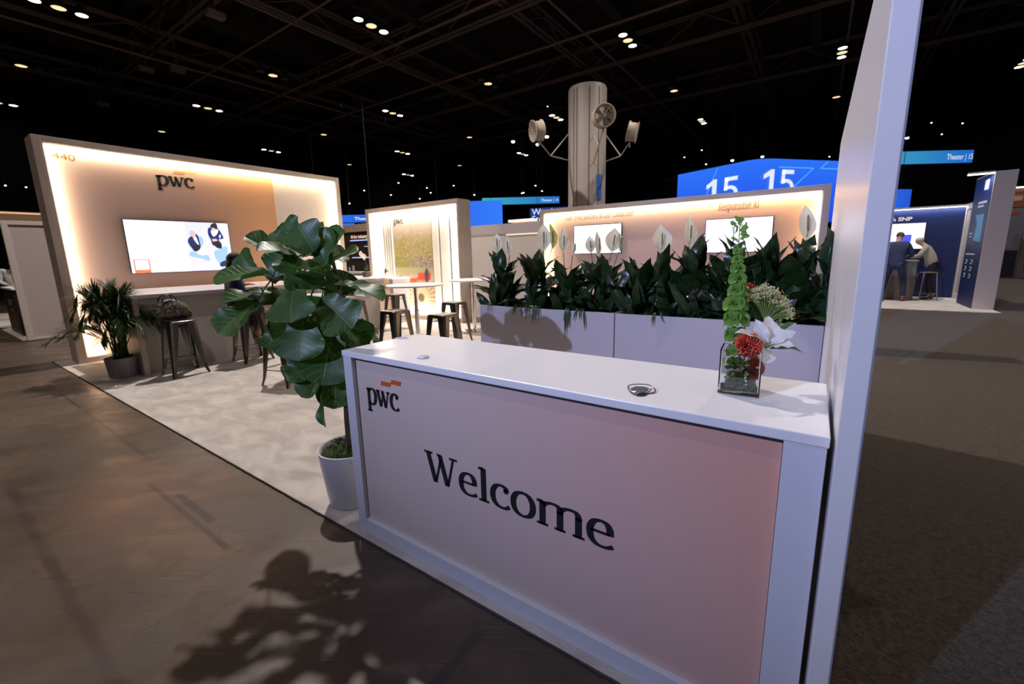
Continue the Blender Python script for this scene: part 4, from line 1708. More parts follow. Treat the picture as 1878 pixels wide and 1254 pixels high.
# (base u,v,d) (tip u,v,d) width, facing (right, up, toward camera), fold, droop, twist
FL = [
    ((492, 500, 2.46), (391, 512, 2.40), .19, (.1, .75, .62), .05, .10, 0),
    ((474, 550, 2.44), (400, 612, 2.34), .25, (-.35, .25, .9), .08, .05, 0),
    ((500, 535, 2.50), (404, 560, 2.36), .17, (.1, .9, .35), .15, .12, .2),
    ((520, 462, 2.56), (449, 433, 2.52), .15, (-.3, .8, .5), .2, -.05, .3),
    ((545, 470, 2.50), (470, 460, 2.36), .20, (-.1, .75, .6), .12, .16, 0),
    ((560, 455, 2.56), (520, 408, 2.62), .19, (-.2, .1, .95), .1, .1, 0),
    ((575, 462, 2.50), (545, 412, 2.52), .24, (.1, .2, .95), .08, .1, .2),
    ((585, 470, 2.56), (560, 415, 2.68), .22, (.1, .1, .95), .12, .1, -.2),
    ((596, 480, 2.52), (634, 424, 2.44), .23, (-.55, .25, .75), .16, .1, .2),
    ((600, 500, 2.54), (598, 416, 2.52), .21, (-.3, .1, .9), .2, .05, 0),
    ((598, 492, 2.48), (656, 460, 2.38), .155, (-.25, .80, .55), .12, .10, 0),
    ((612, 522, 2.50), (701, 553, 2.38), .18, (.25, .80, .40), .22, .14, .3),
    ((538, 532, 2.42), (534, 592, 2.32), .27, (0, .25, .97), .04, .10, 0),
    ((590, 545, 2.46), (646, 602, 2.40), .26, (.1, .15, .95), .06, .08, 0),
    ((560, 575, 2.44), (548, 662, 2.36), .30, (-.05, .1, .97), .05, .08, 0),
    ((612, 610, 2.46), (590, 706, 2.40), .29, (.05, .1, .97), .05, .06, 0),
    ((560, 575, 2.56), (500, 620, 2.50), .20, (-.2, .2, .9), .08, .05, 0),
    ((575, 655, 2.55), (528, 700, 2.46), .18, (-.2, .3, .9), .1, .1, 0),
    ((590, 690, 2.5), (552, 728, 2.42), .17, (-.2, .5, .8), .1, .1, 0),
    ((622, 655, 2.52), (612, 750, 2.46), .20, (.2, 0, .95), .1, .06, 0),
    ((600, 690, 2.48), (598, 783, 2.44), .10, (-.85, 0, .5), .25, .1, .4),
    ((620, 585, 2.60), (676, 632, 2.54), .20, (.1, .55, .8), .15, .1, 0),
    ((620, 600, 2.6), (664, 650, 2.52), .20, (.1, .55, .8), .15, .1, 0),
    ((618, 512, 2.50), (542, 492, 2.30), .13, (0, .85, .5), .28, .14, .2),
    ((600, 505, 2.48), (500, 482, 2.42), .17, (.05, .7, .7), .05, .08, 0),
    ((598, 520, 2.52), (520, 508, 2.46), .18, (0, .3, .9), .1, .05, 0),
    ((505, 520, 2.58), (520, 455, 2.62), .22, (-.2, .1, .95), .1, .05, 0),
    ((470, 505, 2.58), (440, 465, 2.62), .16, (-.3, .3, .9), .15, .1, .2),
    ((560, 540, 2.60), (470, 555, 2.56), .18, (0, .7, .6), .1, .1, 0),
    ((580, 600, 2.58), (600, 545, 2.62), .24, (.1, .1, .95), .1, .05, 0),
    ((620, 570, 2.50), (556, 610, 2.52), .22, (0, .2, .95), .1, .05, 0),
    ((622, 640, 2.60), (560, 660, 2.62), .22, (0, .1, .95), .1, .05, 0),
    ((500, 590, 2.62), (500, 640, 2.60), .15, (-.1, .1, .95), .1, .05, 0),
    ((622, 545, 2.62), (670, 545, 2.60), .13, (0, .85, .4), .2, .1, .2),
    ((605, 560, 2.6), (640, 500, 2.66), .20, (.2, .2, .9), .15, .1, 0),
    ((575, 480, 2.62), (640, 470, 2.74), .22, (0, .6, .7), .15, .1, 0),
    ((560, 470, 2.64), (480, 440, 2.78), .22, (0, .6, .7), .15, .1, 0),
    ((620, 620, 2.66), (690, 610, 2.86), .20, (.2, .6, .7), .15, .1, 0),
    ((560, 520, 2.66), (520, 560, 2.9), .22, (.1, .8, .5), .15, .1, 0),
]
lf = MB().use(FIG)
CR, CU, CB = r2.copy(), -d2, -fw
for i, (b, tp, wd, nn, fo, dr, tws) in enumerate(FL):
    B, T_ = fpx(*b), fpx(*tp)
    n = CR * nn[0] + CU * nn[1] + CB * nn[2]
    leaf(lf, B, T_, n, wd, 'fig', fo, dr, .004 + .003 * (i % 3), 2 + i % 2, i * 1.7, nl_=22, nc=10, twist=tws)
lf.build('foliage', parent=fg, smooth='all')
pt = MB()
import bisect
tpts = [V(p) for p in catmull([tuple(p) for p in trunk], 8)] + [V(p) for p in catmull([tuple(p) for p in br2], 4)] + [V(p) for p in catmull([tuple(p) for p in br3], 4)]
for b, *_ in FL:
    B = fpx(*b)
    q = min(tpts, key=lambda p: (p - B).length + abs(p.z - B.z) * .2)
    pt.tube([q, (q + B) / 2 + V((0, 0, .01)), B], .0045, 5, cap=False)
pt.build('leaf_stalks', STEMG, fg, smooth='all')
tr.build('trunk', BARK, fg, smooth='all')

# ================================================================== ARECA PALM
pm = thing('potted_palm', 'feathery dark green palm in a low grey pot at the wall corner', 'potted plant', (-5.72, .33, .013))
MB().lathe([(.001, 0), (.155, 0), (.165, .012), (.185, .26), (.188, .27), (.180, .274), (.17, .26), (.16, .22), (.001, .22)], n=40, close=True).build('pot', POTGREY, pm, smooth=True)
MB().lathe([(.001, .235), (.165, .232)], n=24, close=True).build('soil', SOIL, pm)
rnd = random.Random(21)
pf = MB().use(PALML)
stm = MB()
sdir = CR * 1
for k in range(46):
    a = rnd.random() * 2 * pi
    lean = rnd.uniform(.1, 1.0)
    hgt = rnd.uniform(.6, 1.12) * (1.12 - .4 * lean)
    out = lean * .62 * (1.15 if cos(a - atan2(-CR.y, -CR.x)) > 0 else .72)
    d = V((cos(a), sin(a), 0))
    b0 = V((rnd.uniform(-.07, .07), rnd.uniform(-.07, .07), .22))
    pts = [b0, b0 + d * out * .18 + V((0, 0, hgt * .45)), b0 + d * out * .5 + V((0, 0, hgt * .80)), b0 + d * out * .85 + V((0, 0, hgt * .93)), b0 + d * out * 1.15 + V((0, 0, hgt * (.90 - .25 * lean)))]
    c = [V(p) for p in catmull([tuple(p) for p in pts], 6)]
    stm.tube(c, [.007 - .005 * i / len(c) for i in range(len(c))], 5, cap=False)
    n0 = int(len(c) * .42)
    for i in range(n0, len(c) - 1):
        for f_ in (0, .5):
            p = c[i].lerp(c[i + 1], f_)
            tg = (c[i + 1] - c[i]).normalized()
            sd = tg.cross(V((0, 0, 1)))
            sd = sd.normalized() if sd.length > .05 else V((1, 0, 0))
            f = (i - n0) / (len(c) - n0)
            L = (.22 * sin(pi * (.25 + .65 * f)) + .05) * rnd.uniform(.85, 1.1)
            for s in (-1, 1):
                e = (sd * s * .55 + tg * 1.0 + V((0, 0, .15 - .3 * rnd.random()))).normalized()
                leaf(pf, p, p + e * L, V((0, 0, 1)), .0145, 'thin', .1, .12, 0, 1, 0, nl_=4, nc=2)
pf.build('fronds', parent=pm)
stm.build('stems', mat('palm_stem', (.05, .08, .02), .6), pm, smooth='all')

# ================================================================== PEACE LILIES in the planters
rnd = random.Random(33)
PLY = 1.94 + .23


def spathe(t, org, u0, v0, u1, v1, d, wpx, face, green=False, name='flower'):
    """flower bloom: bottom px (u0,v0) top px (u1,v1)"""
    B, T_ = at_d(u0, v0, d) - org, at_d(u1, v1, d) - org
    wd = wpx / FPX * d
    n = CR * face[0] + CU * .05 + CB * face[1]
    fl = MB().use(SPATHEG if green else SPATHE)
    leaf(fl, B, T_, n, wd * 1.08, 'spathe', .22 if abs(face[0]) < .6 else .4, -.06, .003, 2, u0, nl_=16, nc=8)
    o = fl.build(name, parent=t, smooth='all')
    sp_ = MB()
    m_ = B.lerp(T_, .22) + n.normalized() * .022
    e_ = B.lerp(T_, .66) + n.normalized() * .03
    sp_.tube([B.lerp(T_, .08) + n.normalized() * .006, m_], .003, 5)
    sp_.tube([m_, m_.lerp(e_, .1), e_.lerp(m_, .1), e_], [.004, .0075, .007, .003], 8)
    sp_.build('spadix', SPADIX, o, smooth='all')
    return B


def lily(u, d, spread, hgt, n, flowers, label, seed):
    rnd = random.Random(seed)
    gp = at_ax(u, 575, 1, PLY)
    org = V((gp.x, PLY, .98))
    t = thing('peace_lily', label, 'plant', tuple(org), group=None)
    lf = MB().use(LILYL)
    sm = MB()
    for k in range(n):
        a = 2 * pi * k / n + rnd.uniform(-.35, .35)
        lean = rnd.uniform(.10, 1.0)
        L = rnd.uniform(.26, .38)
        h = hgt * 1.32 * (1.02 - .50 * lean) * rnd.uniform(.84, 1.06)
        dr = V((cos(a), sin(a) * .55, 0))
        b = V((rnd.uniform(-.05, .05), rnd.uniform(-.06, .06), -.01))
        m_ = b + dr * spread * lean * .35 + V((0, 0, max(.06, h - L * .62)))
        tip = m_ + (dr * (lean * .9 + .12) + V((0, 0, .95 - lean * .95))).normalized() * L
        if tip.z < .05:
            tip.z = .05 + rnd.random() * .04
        if PLY + m_.y < 1.95:
            pass
        sm.tube([b, b.lerp(m_, .5) + V((0, 0, .02)), m_], [.004, .0035, .003], 5, cap=False)
        nn = (V((0, 0, 1)) * (.35 + lean) - dr * (1.1 - lean) + V((rnd.uniform(-.4, .4), rnd.uniform(-.4, .4), 0))).normalized()
        leaf(lf, m_, tip, nn, rnd.uniform(.115, .17), 'lily', .12, .22, .006, 3, rnd.random() * 6, nl_=12, nc=6, twist=rnd.uniform(-.5, .5))
    # low filler leaves that close the gaps above the rim
    for k in range(int(n * 1.1)):
        a = rnd.random() * 2 * pi
        dr = V((cos(a), sin(a) * .5, 0))
        b = V((rnd.uniform(-.10, .10), rnd.uniform(-.08, .08), 0))
        tip = b + dr * rnd.uniform(.1, .26) + V((0, 0, rnd.uniform(.12, .42)))
        leaf(lf, b, tip, V((rnd.uniform(-.5, .5), -1, .4)), rnd.uniform(.07, .11), 'lily', .15, .2, .004, 2, rnd.random() * 6, nl_=8, nc=4)
    lf.build('leaves', parent=t, smooth='all')
    for fl in flowers:
        u0, v0, u1, v1, wpx, face = fl[:6]
        dd = d + (fl[7] if len(fl) > 7 else 0)
        B = spathe(t, org, u0, v0, u1, v1, dd, wpx, face, len(fl) > 6 and fl[6])
        sm.tube([(0, 0, 0), (B.x * .4, B.y * .4, B.z * .55), tuple(B)], .0035, 5, cap=False)
    sm.build('stalks', STEMG, t, smooth='all')
    return t


def depth_at(u):
    p = at_ax(u, 520, 1, PLY)
    return (p - CAM).dot(fw)


G = 'peace lilies along the planter boxes'
lily(925, depth_at(925), .30, .42, 20, [(912, 461, 911, 427, 19, (0, 1)), (935, 467, 931, 431, 13, (-.5, .8))], 'dark leafy peace lily at the left end of the planters, two small white blooms', 1)
lily(985, depth_at(985), .26, .43, 18, [(997, 460, 996, 408, 25, (.1, 1)), (1012, 456, 1008, 408, 20, (.7, .7), True, .05)], 'peace lily with a large white bloom before a yellow-green one', 2)
lily(1040, depth_at(1040), .24, .40, 18, [(1033, 463, 1033, 417, 18, (.2, 1)), (1050, 468, 1049, 436, 8, (.9, .3))], 'peace lily with a slim white bloom and closed bud left of the small screen', 3)
lily(1100, depth_at(1100), .26, .40, 20, [(1084, 463, 1081, 432, 18, (-.1, 1)), (1097, 470, 1094, 421, 15, (.5, .8)), (1122, 461, 1128, 417, 32, (.1, 1)), (1136, 460, 1134, 424, 14, (.8, .5), True)], 'peace lily with three or four blooms in front of the small left screen', 4)
lily(1165, depth_at(1165), .24, .34, 14, [], 'peace lily without blooms over the seam between the two planters', 5)
lily(1220, depth_at(1220), .26, .42, 20, [(1213, 462, 1212, 411, 34, (0, 1))], 'peace lily with one broad round white bloom at the middle', 6)
lily(1275, depth_at(1275), .24, .46, 20, [(1263, 452, 1263, 395, 28, (.35, .9))], 'peace lily with one bloom tilted behind its dark leaf, left of the right screen', 7)
lily(1335, depth_at(1335), .26, .44, 20, [(1345, 430, 1343, 441 - 30, 7, (.9, .3))], 'peace lily before the right screen, behind the green bell flowers', 8)
lily(1400, depth_at(1400), .26, .42, 20, [(1361, 432, 1359, 396, 8, (.9, .4))], 'peace lily behind the flower vase, with one narrow closed bloom', 9)
lily(1465, depth_at(1465), .24, .44, 20, [(1479, 440, 1477, 374, 29, (-.1, 1))], 'peace lily with the tallest white bloom, at the right near the slab', 10)
lily(1500, depth_at(1500), .13, .44, 12, [], 'peace lily squeezed against the white slab at the right end', 12)

# bromeliads with red centres low among the lilies
BROML = leaf_material('bromeliad_leaf', (.015, .04, .012), (.04, .07, .02), .3, 8, side=False)
BROMR = leaf_material('bromeliad_red', (.42, .035, .012), (.55, .10, .03), .4, 8, side=False, trans=.1)
for i, (u, v_, ro, lab) in enumerate(((985, 528, .6, 'dark red bromeliad low in the leaves at the left'), (1066, 548, .5, 'small bromeliad near the rim below the left blooms'), (1272, 522, .8, 'red bromeliad deep in the leaves at the middle'), (1458, 545, 1.2, 'orange-red bromeliad beside the white slab'), (1190, 560, .3, 'dark bromeliad by the planter seam'))):
    p = at_ax(u, v_, 1, PLY - .06)
    t = thing('bromeliad', lab, 'plant', (p.x, PLY - .06, .97))
    h = max(.06, p.z - .97)
    rnd = random.Random(50 + i)
    a_ = MB().use(BROML)
    for k in range(14):
        a = 2 * pi * k / 14 + rnd.uniform(-.2, .2)
        d = V((cos(a), sin(a) * .6, 0))
        leaf(a_, (0, 0, 0), d * rnd.uniform(.14, .24) + V((0, 0, rnd.uniform(.02, .16))), (0, 0, 1), .03, 'thin', .2, .35, 0, 1, 0, nl_=7, nc=2)
    a_.build('leaves', parent=t, smooth='all')
    a_ = MB().use(BROMR)
    for k in range(13):
        a = 2 * pi * k / 6.3
        d = V((cos(a), sin(a), 0))
        z0 = h * (.35 + .5 * k / 13)
        leaf(a_, (0, 0, z0), d * .07 * (1.2 - k / 16) + V((0, 0, z0 + .05)), (0, 0, 1), .026, 'thin', .2, .2, 0, 1, 0, nl_=5, nc=2)
    a_.tube([(0, 0, 0), (0, 0, h)], .005, 5)
    a_.build('bracts', parent=t, smooth='all')

# strap leaves that hang over the front rim
for i, (u, L, wpx, n) in enumerate(((952, .07, .012, 3), (972, .10, .016, 5), (990, .14, .014, 4), (1046, .22, .024, 6), (1066, .14, .018, 4), (900, .06, .008, 3), (1205, .07, .01, 3))):
    p = at_ax(u, 565, 1, 1.955)
    t = thing('trailing_plant', 'small tuft of strap leaves hanging over the planter front edge', 'plant', (p.x, 2.0, .99), group='tufts over the planter rim')
    rnd = random.Random(70 + i)
    a_ = MB().use(PALML)
    for k in range(n):
        dx = rnd.uniform(-.05, .05)
        l_ = L * (1 if k == 0 else rnd.uniform(.3, .8))
        c = [(0, 0, 0), (dx * .5, -.04, .10), (dx * .9, -.075, .085), (dx * 1.2, -.082, .06 - l_ * .4), (dx * 1.5, -.086, .06 - l_)]
        c = catmull(c, 4)
        rows, uvs = [], []
        for q, pp in enumerate(c):
            f = q / (len(c) - 1)
            ww = wpx * prof('thin', min(1, f + .02)) * .5
            rows.append([V(pp) + V((-ww, 0, 0)), V(pp) + V((0, .002, 0)), V(pp) + V((ww, 0, 0))])
            uvs.append([(0, f), (.5, f), (1, f)])
        a_.grid(rows, uvs)
    a_.build('leaves', parent=t, smooth='all')

# ================================================================== VASE AND FLOWERS
GLASS = mat('clear_glass', (.93, .97, .95), .03, trans=1, ior=1.45)
WATER = mat('water', (.9, .95, .93), .02, trans=1, ior=1.33)
VZ = 1.0705
vx0, vx1, vy0, vy1 = 1.800, 1.912, .245, .352
VC = V(((vx0 + vx1) / 2, (vy0 + vy1) / 2, VZ))
VH = .152
vt = thing('glass_vase', 'square clear glass vase holding the flowers on the desk', 'vase', tuple(VC), radians(4))
hx = .062


def rring(h, r, z, n=4):
    out = []
    for cx_, cy_, a0 in ((1, 1, 0), (-1, 1, 90), (-1, -1, 180), (1, -1, 270)):
        for k in range(n + 1):
            a = radians(a0 + 90 * k / n)
            out.append(V((cx_ * (h - r) + r * cos(a), cy_ * (h - r) + r * sin(a), z)))
    return out


def rloft(rings, name, m, parent, cap0=True, cap1=True):
    mb = MB()
    n = len(rings[0])
    for r in rings:
        mb.v += r
    for i in range(len(rings) - 1):
        for j in range(n):
            mb.face((i * n + j, i * n + (j + 1) % n, (i + 1) * n + (j + 1) % n, (i + 1) * n + j))
    if cap0:
        mb.face(list(range(n))[::-1])
    if cap1:
        mb.face([(len(rings) - 1) * n + j for j in range(n)])
    return mb.build(name, m, parent, smooth=True)


rloft([rring(hx - .003, .006, 0), rring(hx, .007, .003), rring(hx, .007, VH), rring(hx - .005, .005, VH), rring(hx - .005, .005, .016), rring(hx - .008, .004, .013)], 'glass_body', GLASS, vt)
rnd = random.Random(8)
mb = MB()
for k in range(42):
    mb.ball((rnd.uniform(-.042, .042), rnd.uniform(-.042, .042), .023 + rnd.random() * .022), (.0085, .0085, .006), 8, 5)
mb.build('glass_pebbles', mat('dark_glass_pebbles', (.35, .40, .38), .08, spec=.8, trans=.5), vt, smooth='all')
rloft([rring(hx - .0056, .005, .0162), rring(hx - .0056, .005, .10)], 'water', WATER, vt)


def vpx(u, v_, dy=0.):
    """point of the flower arrangement on an upright plane facing the camera through the vase"""
    d = (VC - CAM).dot(fw) + dy
    return at_d(u, v_, d)


STEMD = mat('dark_stem', (.03, .075, .02), .5)
BELL = leaf_material('bell_green', (.16, .34, .05), (.35, .55, .15), .45, 5, trans=.25)
CORAL = mat('coral_petal', (.90, .19, .13), .55, noise_amt=.25, nscale=60)
PETW = leaf_material('lily_petal_white', (.84, .83, .80), (.70, .74, .58), .45, 5, side=False, trans=.25)

# bells of Ireland
bs = thing('bells_of_ireland', 'tall stem of pale green bell flowers in the vase', 'flower', tuple(VC))
pts = [VC + V((-.02, .0, .03)), vpx(1345, 640), vpx(1351, 560), vpx(1353, 480), vpx(1358, 400)]
c = [V(p) - VC for p in catmull([tuple(p) for p in pts], 8)]
MB().tube(c, [.0035 - .002 * i / len(c) for i in range(len(c))], 6).build('stem', STEMG, bs, smooth='all')
bl = MB().use(BELL)
rnd = random.Random(5)


def bell(o, d, r, L):
    q = V(d).normalized().to_track_quat('Z', 'Y').to_matrix()
    rows, uvs = [], []
    N = 14
    for i, (rr, z) in enumerate(((.15, 0), (.35, .25), (.62, .5), (.9, .72), (1.08, .82))):
        rows.append([o + q @ V((r * rr * cos(2 * pi * j / N) * (1 + .06 * sin(5 * 2 * pi * j / N) * (i > 2)), r * rr * sin(2 * pi * j / N) * (1 + .06 * sin(5 * 2 * pi * j / N) * (i > 2)), L * z + (.12 * r * cos(5 * 2 * pi * j / N) if i == 4 else 0))) for j in range(N + 1)])
        uvs.append([((j % 5) / 5, i / 4) for j in range(N + 1)])
    bl.grid(rows, uvs)
    bl.ball(o + q @ V((0, 0, L * .35)), r * .16, 6, 4)


for (v_, r, n) in ((690, .018, 5), (668, .019, 5), (645, .020, 4), (617, .025, 5), (588, .028, 5), (560, .026, 5), (535, .022, 5), (513, .019, 5), (494, .016, 5), (477, .013, 5), (462, .010, 5)):
    f = (672 - v_) / (672 - 400.)
    o = vpx(1349 + (4 if v_ < 560 else 0) - (8 if 575 < v_ < 625 else 0) * .0, v_) - VC
    for k in range(n):
        a = 2 * pi * k / n + v_
        d = CR * cos(a) + V((0, 0, 1)) * .25 + CB * sin(a)
        bell(o + d * r * .35, d, r, r * 1.0)
bl.build('bells', parent=bs, smooth='all')
tl = MB().use(BELL)
for (u0, v0, u1, v1, wd) in ((1354, 420, 1338, 407, .022), (1356, 425, 1372, 414, .02), (1357, 415, 1348, 396, .02), (1356, 445, 1340, 436, .016), (1357, 440, 1374, 430, .02), (1358, 432, 1368, 424, .02), (1356, 410, 1362, 398, .018), (1354, 455, 1346, 450, .012)):
    leaf(tl, vpx(u0, v0) - VC, vpx(u1, v1) - VC, CB * .8 + V((0, 0, .5)), wd, 'fig', .1, .2, .003, 3, u0, nl_=8, nc=4)
tl.build('top_leaves', parent=bs, smooth='all')


def carnation(name_l, u, v_, r, face, stem_to, seed, dy=0.):
    c0 = vpx(u, v_, dy)
    t = thing('carnation', name_l, 'flower', tuple(c0))
    rnd = random.Random(seed)
    mb = MB().use(CORAL)
    ax = (CR * face[0] + V((0, 0, 1)) * face[1] + CB * face[2]).normalized()
    q = ax.to_track_quat('Z', 'Y').to_matrix()
    for k in range(46):
        ring = k / 46
        a = k * 2.399
        el = ring ** .8 * 1.25
        d = V((cos(a) * sin(el), sin(a) * sin(el), cos(el)))
        side = V((-sin(a), cos(a), 0))
        up_ = d.cross(side)
        rows = []
        Wp = r * .62
        for i in range(4):
            f = i / 3
            row = []
            for j in range(7):
                s = (j / 6) * 2 - 1
                rr = r * (.25 + .75 * f) * (1 + (.08 * sin(j * 3.1 + k) if i == 3 else 0))
                row.append(q @ (d * rr + side * s * Wp * .5 * (.3 + .7 * f) + up_ * (sin(j * 2.1 + k) * r * .09 * f - s * s * r * .1)))
            rows.append(row)
        mb.grid(rows)
    mb.build('petals', parent=t, smooth='all')
    g_ = MB()
    e = V(stem_to) - c0
    g_.tube([-ax * r * .1, -ax * r * .7], [r * .16, r * .22], 8)
    g_.tube([-ax * r * .6, -ax * r * 1.2, (e - ax * r * 1.2) * .5, e], .0022, 5, cap=False)
    g_.build('stem', STEMD, t, smooth='all')
    return t


carnation('coral carnation at the rim of the vase, fully facing out', 1369, 634, .047, (-.1, .25, 1), VC + V((0, 0, .05)), 1, -.055)
carnation('coral carnation pressed inside the vase', 1379, 673, .038, (.2, .1, 1), VC + V((.01, .0, .04)), 2, .0)
carnation('coral carnation high behind the cream flower head', 1370, 538, .036, (-.3, .5, .8), VC + V((.01, .01, .06)), 3, .06)
# small second lower carnation seen through the glass
carnation('small pink carnation bud low inside the vase', 1375, 692, .018, (0, .1, 1), VC + V((0, 0, .04)), 4, -.01)

# white lily
wl = thing('white_lily', 'large open white lily leaning right over the vase rim', 'flower', tuple(vpx(1402, 640, -.04)))
WO = vpx(1402, 640, -.04)
c0 = vpx(1402, 638, -.04) - WO
mb = MB().use(PETW)
for (u, v_, dy, wd, nn, fo) in ((1386, 585, .0, .045, (-.3, .2, .9), .2), (1408, 580, .03, .070, (.1, 0, 1), .15), (1348, 610, -.065, .046, (-.2, .9, .5), .2), (1460, 610, -.02, .056, (.1, .9, .5), .25), (1458, 636, -.06, .062, (.1, .85, .6), .2), (1400, 666, -.05, .060, (.2, .2, 1), .15)):
    leaf(mb, c0, vpx(u, v_, -.04 + dy) - WO, CR * nn[0] + V((0, 0, nn[1])) + CB * nn[2], wd, 'petal', fo, .22, .004, 3, u, nl_=14, nc=6)
mb.build('petals', parent=wl, smooth='all')
mb = MB()
for k in range(5):
    e = c0 + (CR * cos(k * 1.25) * .5 + V((0, 0, .5 + .3 * sin(k * 1.25))) + CB).normalized() * .035
    mb.tube([c0, e], .0012, 4)
    mb.ball(e, (.004, .0025, .0025), 6, 4)
mb.build('stamens', mat('lily_stamen', (.25, .33, .08), .6), wl)
mb = MB()
mb.tube([c0, c0.lerp(VC - WO + V((0, 0, .08)), .5) + CB * -.01, VC - WO + V((.0, 0, .04))], .003, 6)
mb.build('stem', STEMG, wl)
LF2 = leaf_material('bouquet_leaf', (.05, .12, .03), (.12, .22, .06), .35, 8, side=False, trans=.1)
mb = MB().use(LF2)
for (u0, v0, u1, v1, wd, dy) in ((1412, 640, 1476, 649, .020, -.05), (1420, 612, 1463, 592, .022, 0), (1400, 600, 1392, 560, .030, .05), (1412, 600, 1430, 565, .028, .05), (1385, 600, 1378, 545, .024, .06)):
    leaf(mb, vpx(u0, v0, dy) - WO, vpx(u1, v1, dy) - WO, V((0, 0, 1)) + CB * .6, wd, 'thin', .2, .25, .002, 2, 0, nl_=12, nc=4)
mb.build('leaves', parent=wl, smooth='all')

# curved dark leaf loop beside the lily
lp = thing('folded_leaf', 'dark strap leaf bent in a loop behind the white lily', 'leaf', tuple(VC))
c = [V(p) - VC for p in catmull([tuple(vpx(*q)) for q in ((1405, 640, .02), (1424, 606, .04), (1431, 585, .05), (1424, 570, .05), (1408, 567, .05), (1396, 575, .04))], 6)]
rows = [[p + CB * .009 + V((0, 0, .002)), p, p - CB * .009] for p in c]
MB().use(LF2).grid(rows, [[(0, i / len(c)), (.5, i / len(c)), (1, i / len(c))] for i in range(len(c))]).build('blade', parent=lp, smooth='all')

# cream umbel
qa = thing('queen_annes_lace', 'domed cream-green flower head arching behind the vase', 'flower', tuple(VC))
UMB = mat('umbel_cream', (.50, .50, .27), .8)
UMS = mat('umbel_stem', (.20, .27, .08), .7)
mb = MB().use(UMS)
b0 = vpx(1403, 590, .03) - VC
mb.tube([VC * 0 + V((.0, 0, .05)), (b0 * .6 + V((0, 0, .02))), b0], .0025, 6)
rnd = random.Random(9)
ctr = vpx(1412, 545, .03) - VC
mb2 = MB().use(UMB)
for k in range(150):
    f = rnd.random()
    u = 1378 + 74 * f
    arc = 524 + 40 * max(0, (f - .35) / .65) ** 1.6 + rnd.uniform(0, 24) + (6 if f < .15 else 0)
    p = vpx(u, arc, .03 + rnd.uniform(-.045, .045)) - VC
    mb.tube([b0, b0.lerp(p, .5) + V((0, 0, .006)), p], .0009, 3, cap=False)
    for j in range(10):
        a, r_ = rnd.random() * 2 * pi, .012 * sqrt(rnd.random())
        qq = p + CR * cos(a) * r_ + CB * sin(a) * r_ + V((0, 0, rnd.uniform(-.004, .006)))
        mb2.ball(qq, (.0028, .0028, .0022), 5, 3)
mb.build('stems', parent=qa)
mb2.build('florets', parent=qa)

# berries in the vase
be = thing('berry_sprig', 'sprig of pale pink berries low inside the vase', 'berries', tuple(VC))
mb = MB()
for u, v_ in ((1335, 682), (1343, 676), (1354, 676), (1344, 685), (1336, 690), (1362, 674), (1358, 683)):
    p = vpx(u, v_, -.03) - VC
    mb.ball(p, .0058, 10, 6)
mb.build('berries', mat('pink_berry', (.80, .42, .38), .35), be, smooth='all')
mb = MB().use(LF2)
rnd = random.Random(3)
for k in range(26):
    p = V((rnd.uniform(-.035, .035), rnd.uniform(-.035, .035), rnd.uniform(.05, .09)))
    leaf(mb, p, p + V((rnd.uniform(-.02, .02), rnd.uniform(-.02, .02), rnd.uniform(-.01, .03))), V((rnd.random() - .5, rnd.random() - .5, 1)), .014, 'lily', .2, .2, 0, 1, 0, nl_=5, nc=2)
mb.build('small_leaves', parent=be)

# ================================================================== EYEGLASSES on the desk
gl = thing('eyeglasses', 'pair of thin black framed glasses lying on the desk top', 'glasses', tuple(at_ax(1178, 715, 2, 1.0705)))
GO = at_ax(1178, 715, 2, 1.0705)


def gpx(x, y, dz=.004):
    p = at_ax(1130 + x * .0639, 680 + y * .0639, 2, 1.0705 + dz)
    return p - GO


mb = MB()
fr = [(345, 420, .004), (500, 385, .012), (700, 380, .014), (880, 390, .012), (1010, 430, .010)]
mb.tube(catmull([tuple(gpx(*a)) for a in fr], 5), .0016, 6)
mb.tube(catmull([tuple(gpx(*a)) for a in ((350, 425, .004), (340, 470, .003), (400, 590, .0025), (500, 660, .0025), (600, 695, .0025), (720, 705, .0025), (830, 690, .003), (890, 640, .003), (980, 550, .006), (1010, 520, .010))], 5), .0018, 6)
mb.tube(catmull([tuple(gpx(*a)) for a in ((1090, 500, .010), (1120, 540, .006), (1125, 580, .004), (1080, 625, .0025), (980, 645, .002), (880, 645, .002))], 5), .002, 6)
mb.build('frame', BLACKMETAL, gl, smooth='all')
mb = MB()
mb.tube(catmull([tuple(gpx(*a)) for a in ((600, 690, .003), (700, 640, .005), (820, 635, .006), (880, 650, .004), (800, 700, .003), (650, 705, .003))], 4, True), .0022, 5)
mb.poly([tuple(gpx(*a)) for a in ((610, 690, .004), (700, 650, .004), (820, 640, .004), (870, 655, .004), (800, 695, .004), (660, 700, .004))])
mb.build('nose_bridge', BLACKMETAL, gl)
mb = MB()
mb.tube(catmull([tuple(gpx(*a)) for a in ((1010, 435, .010), (1060, 460, .009), (1095, 495, .009), (1060, 505, .008), (1005, 520, .008), (970, 530, .007))], 5), .0016, 6)
mb.build('temple_hinge', mat('clear_rose_plastic', (.62, .45, .45), .25), gl, smooth='all')
mb = MB()
mb.poly([tuple(gpx(*a)) for a in ((410, 500, .0028), (560, 440, .009), (800, 450, .009), (960, 500, .008), (880, 600, .003), (700, 660, .0026), (540, 660, .0026), (440, 590, .0026))])
mb.build('lens', mat('lens_glass', (.80, .84, .95), .05, trans=.85, ior=1.2), gl)

# ================================================================== HANDBAG on the first stool
SEATZ = .755 + .013
hb = thing('handbag', 'black patterned duffel handbag slumped on the bar stool', 'bag', (-5.12, .80, SEATZ + .002), radians(8))


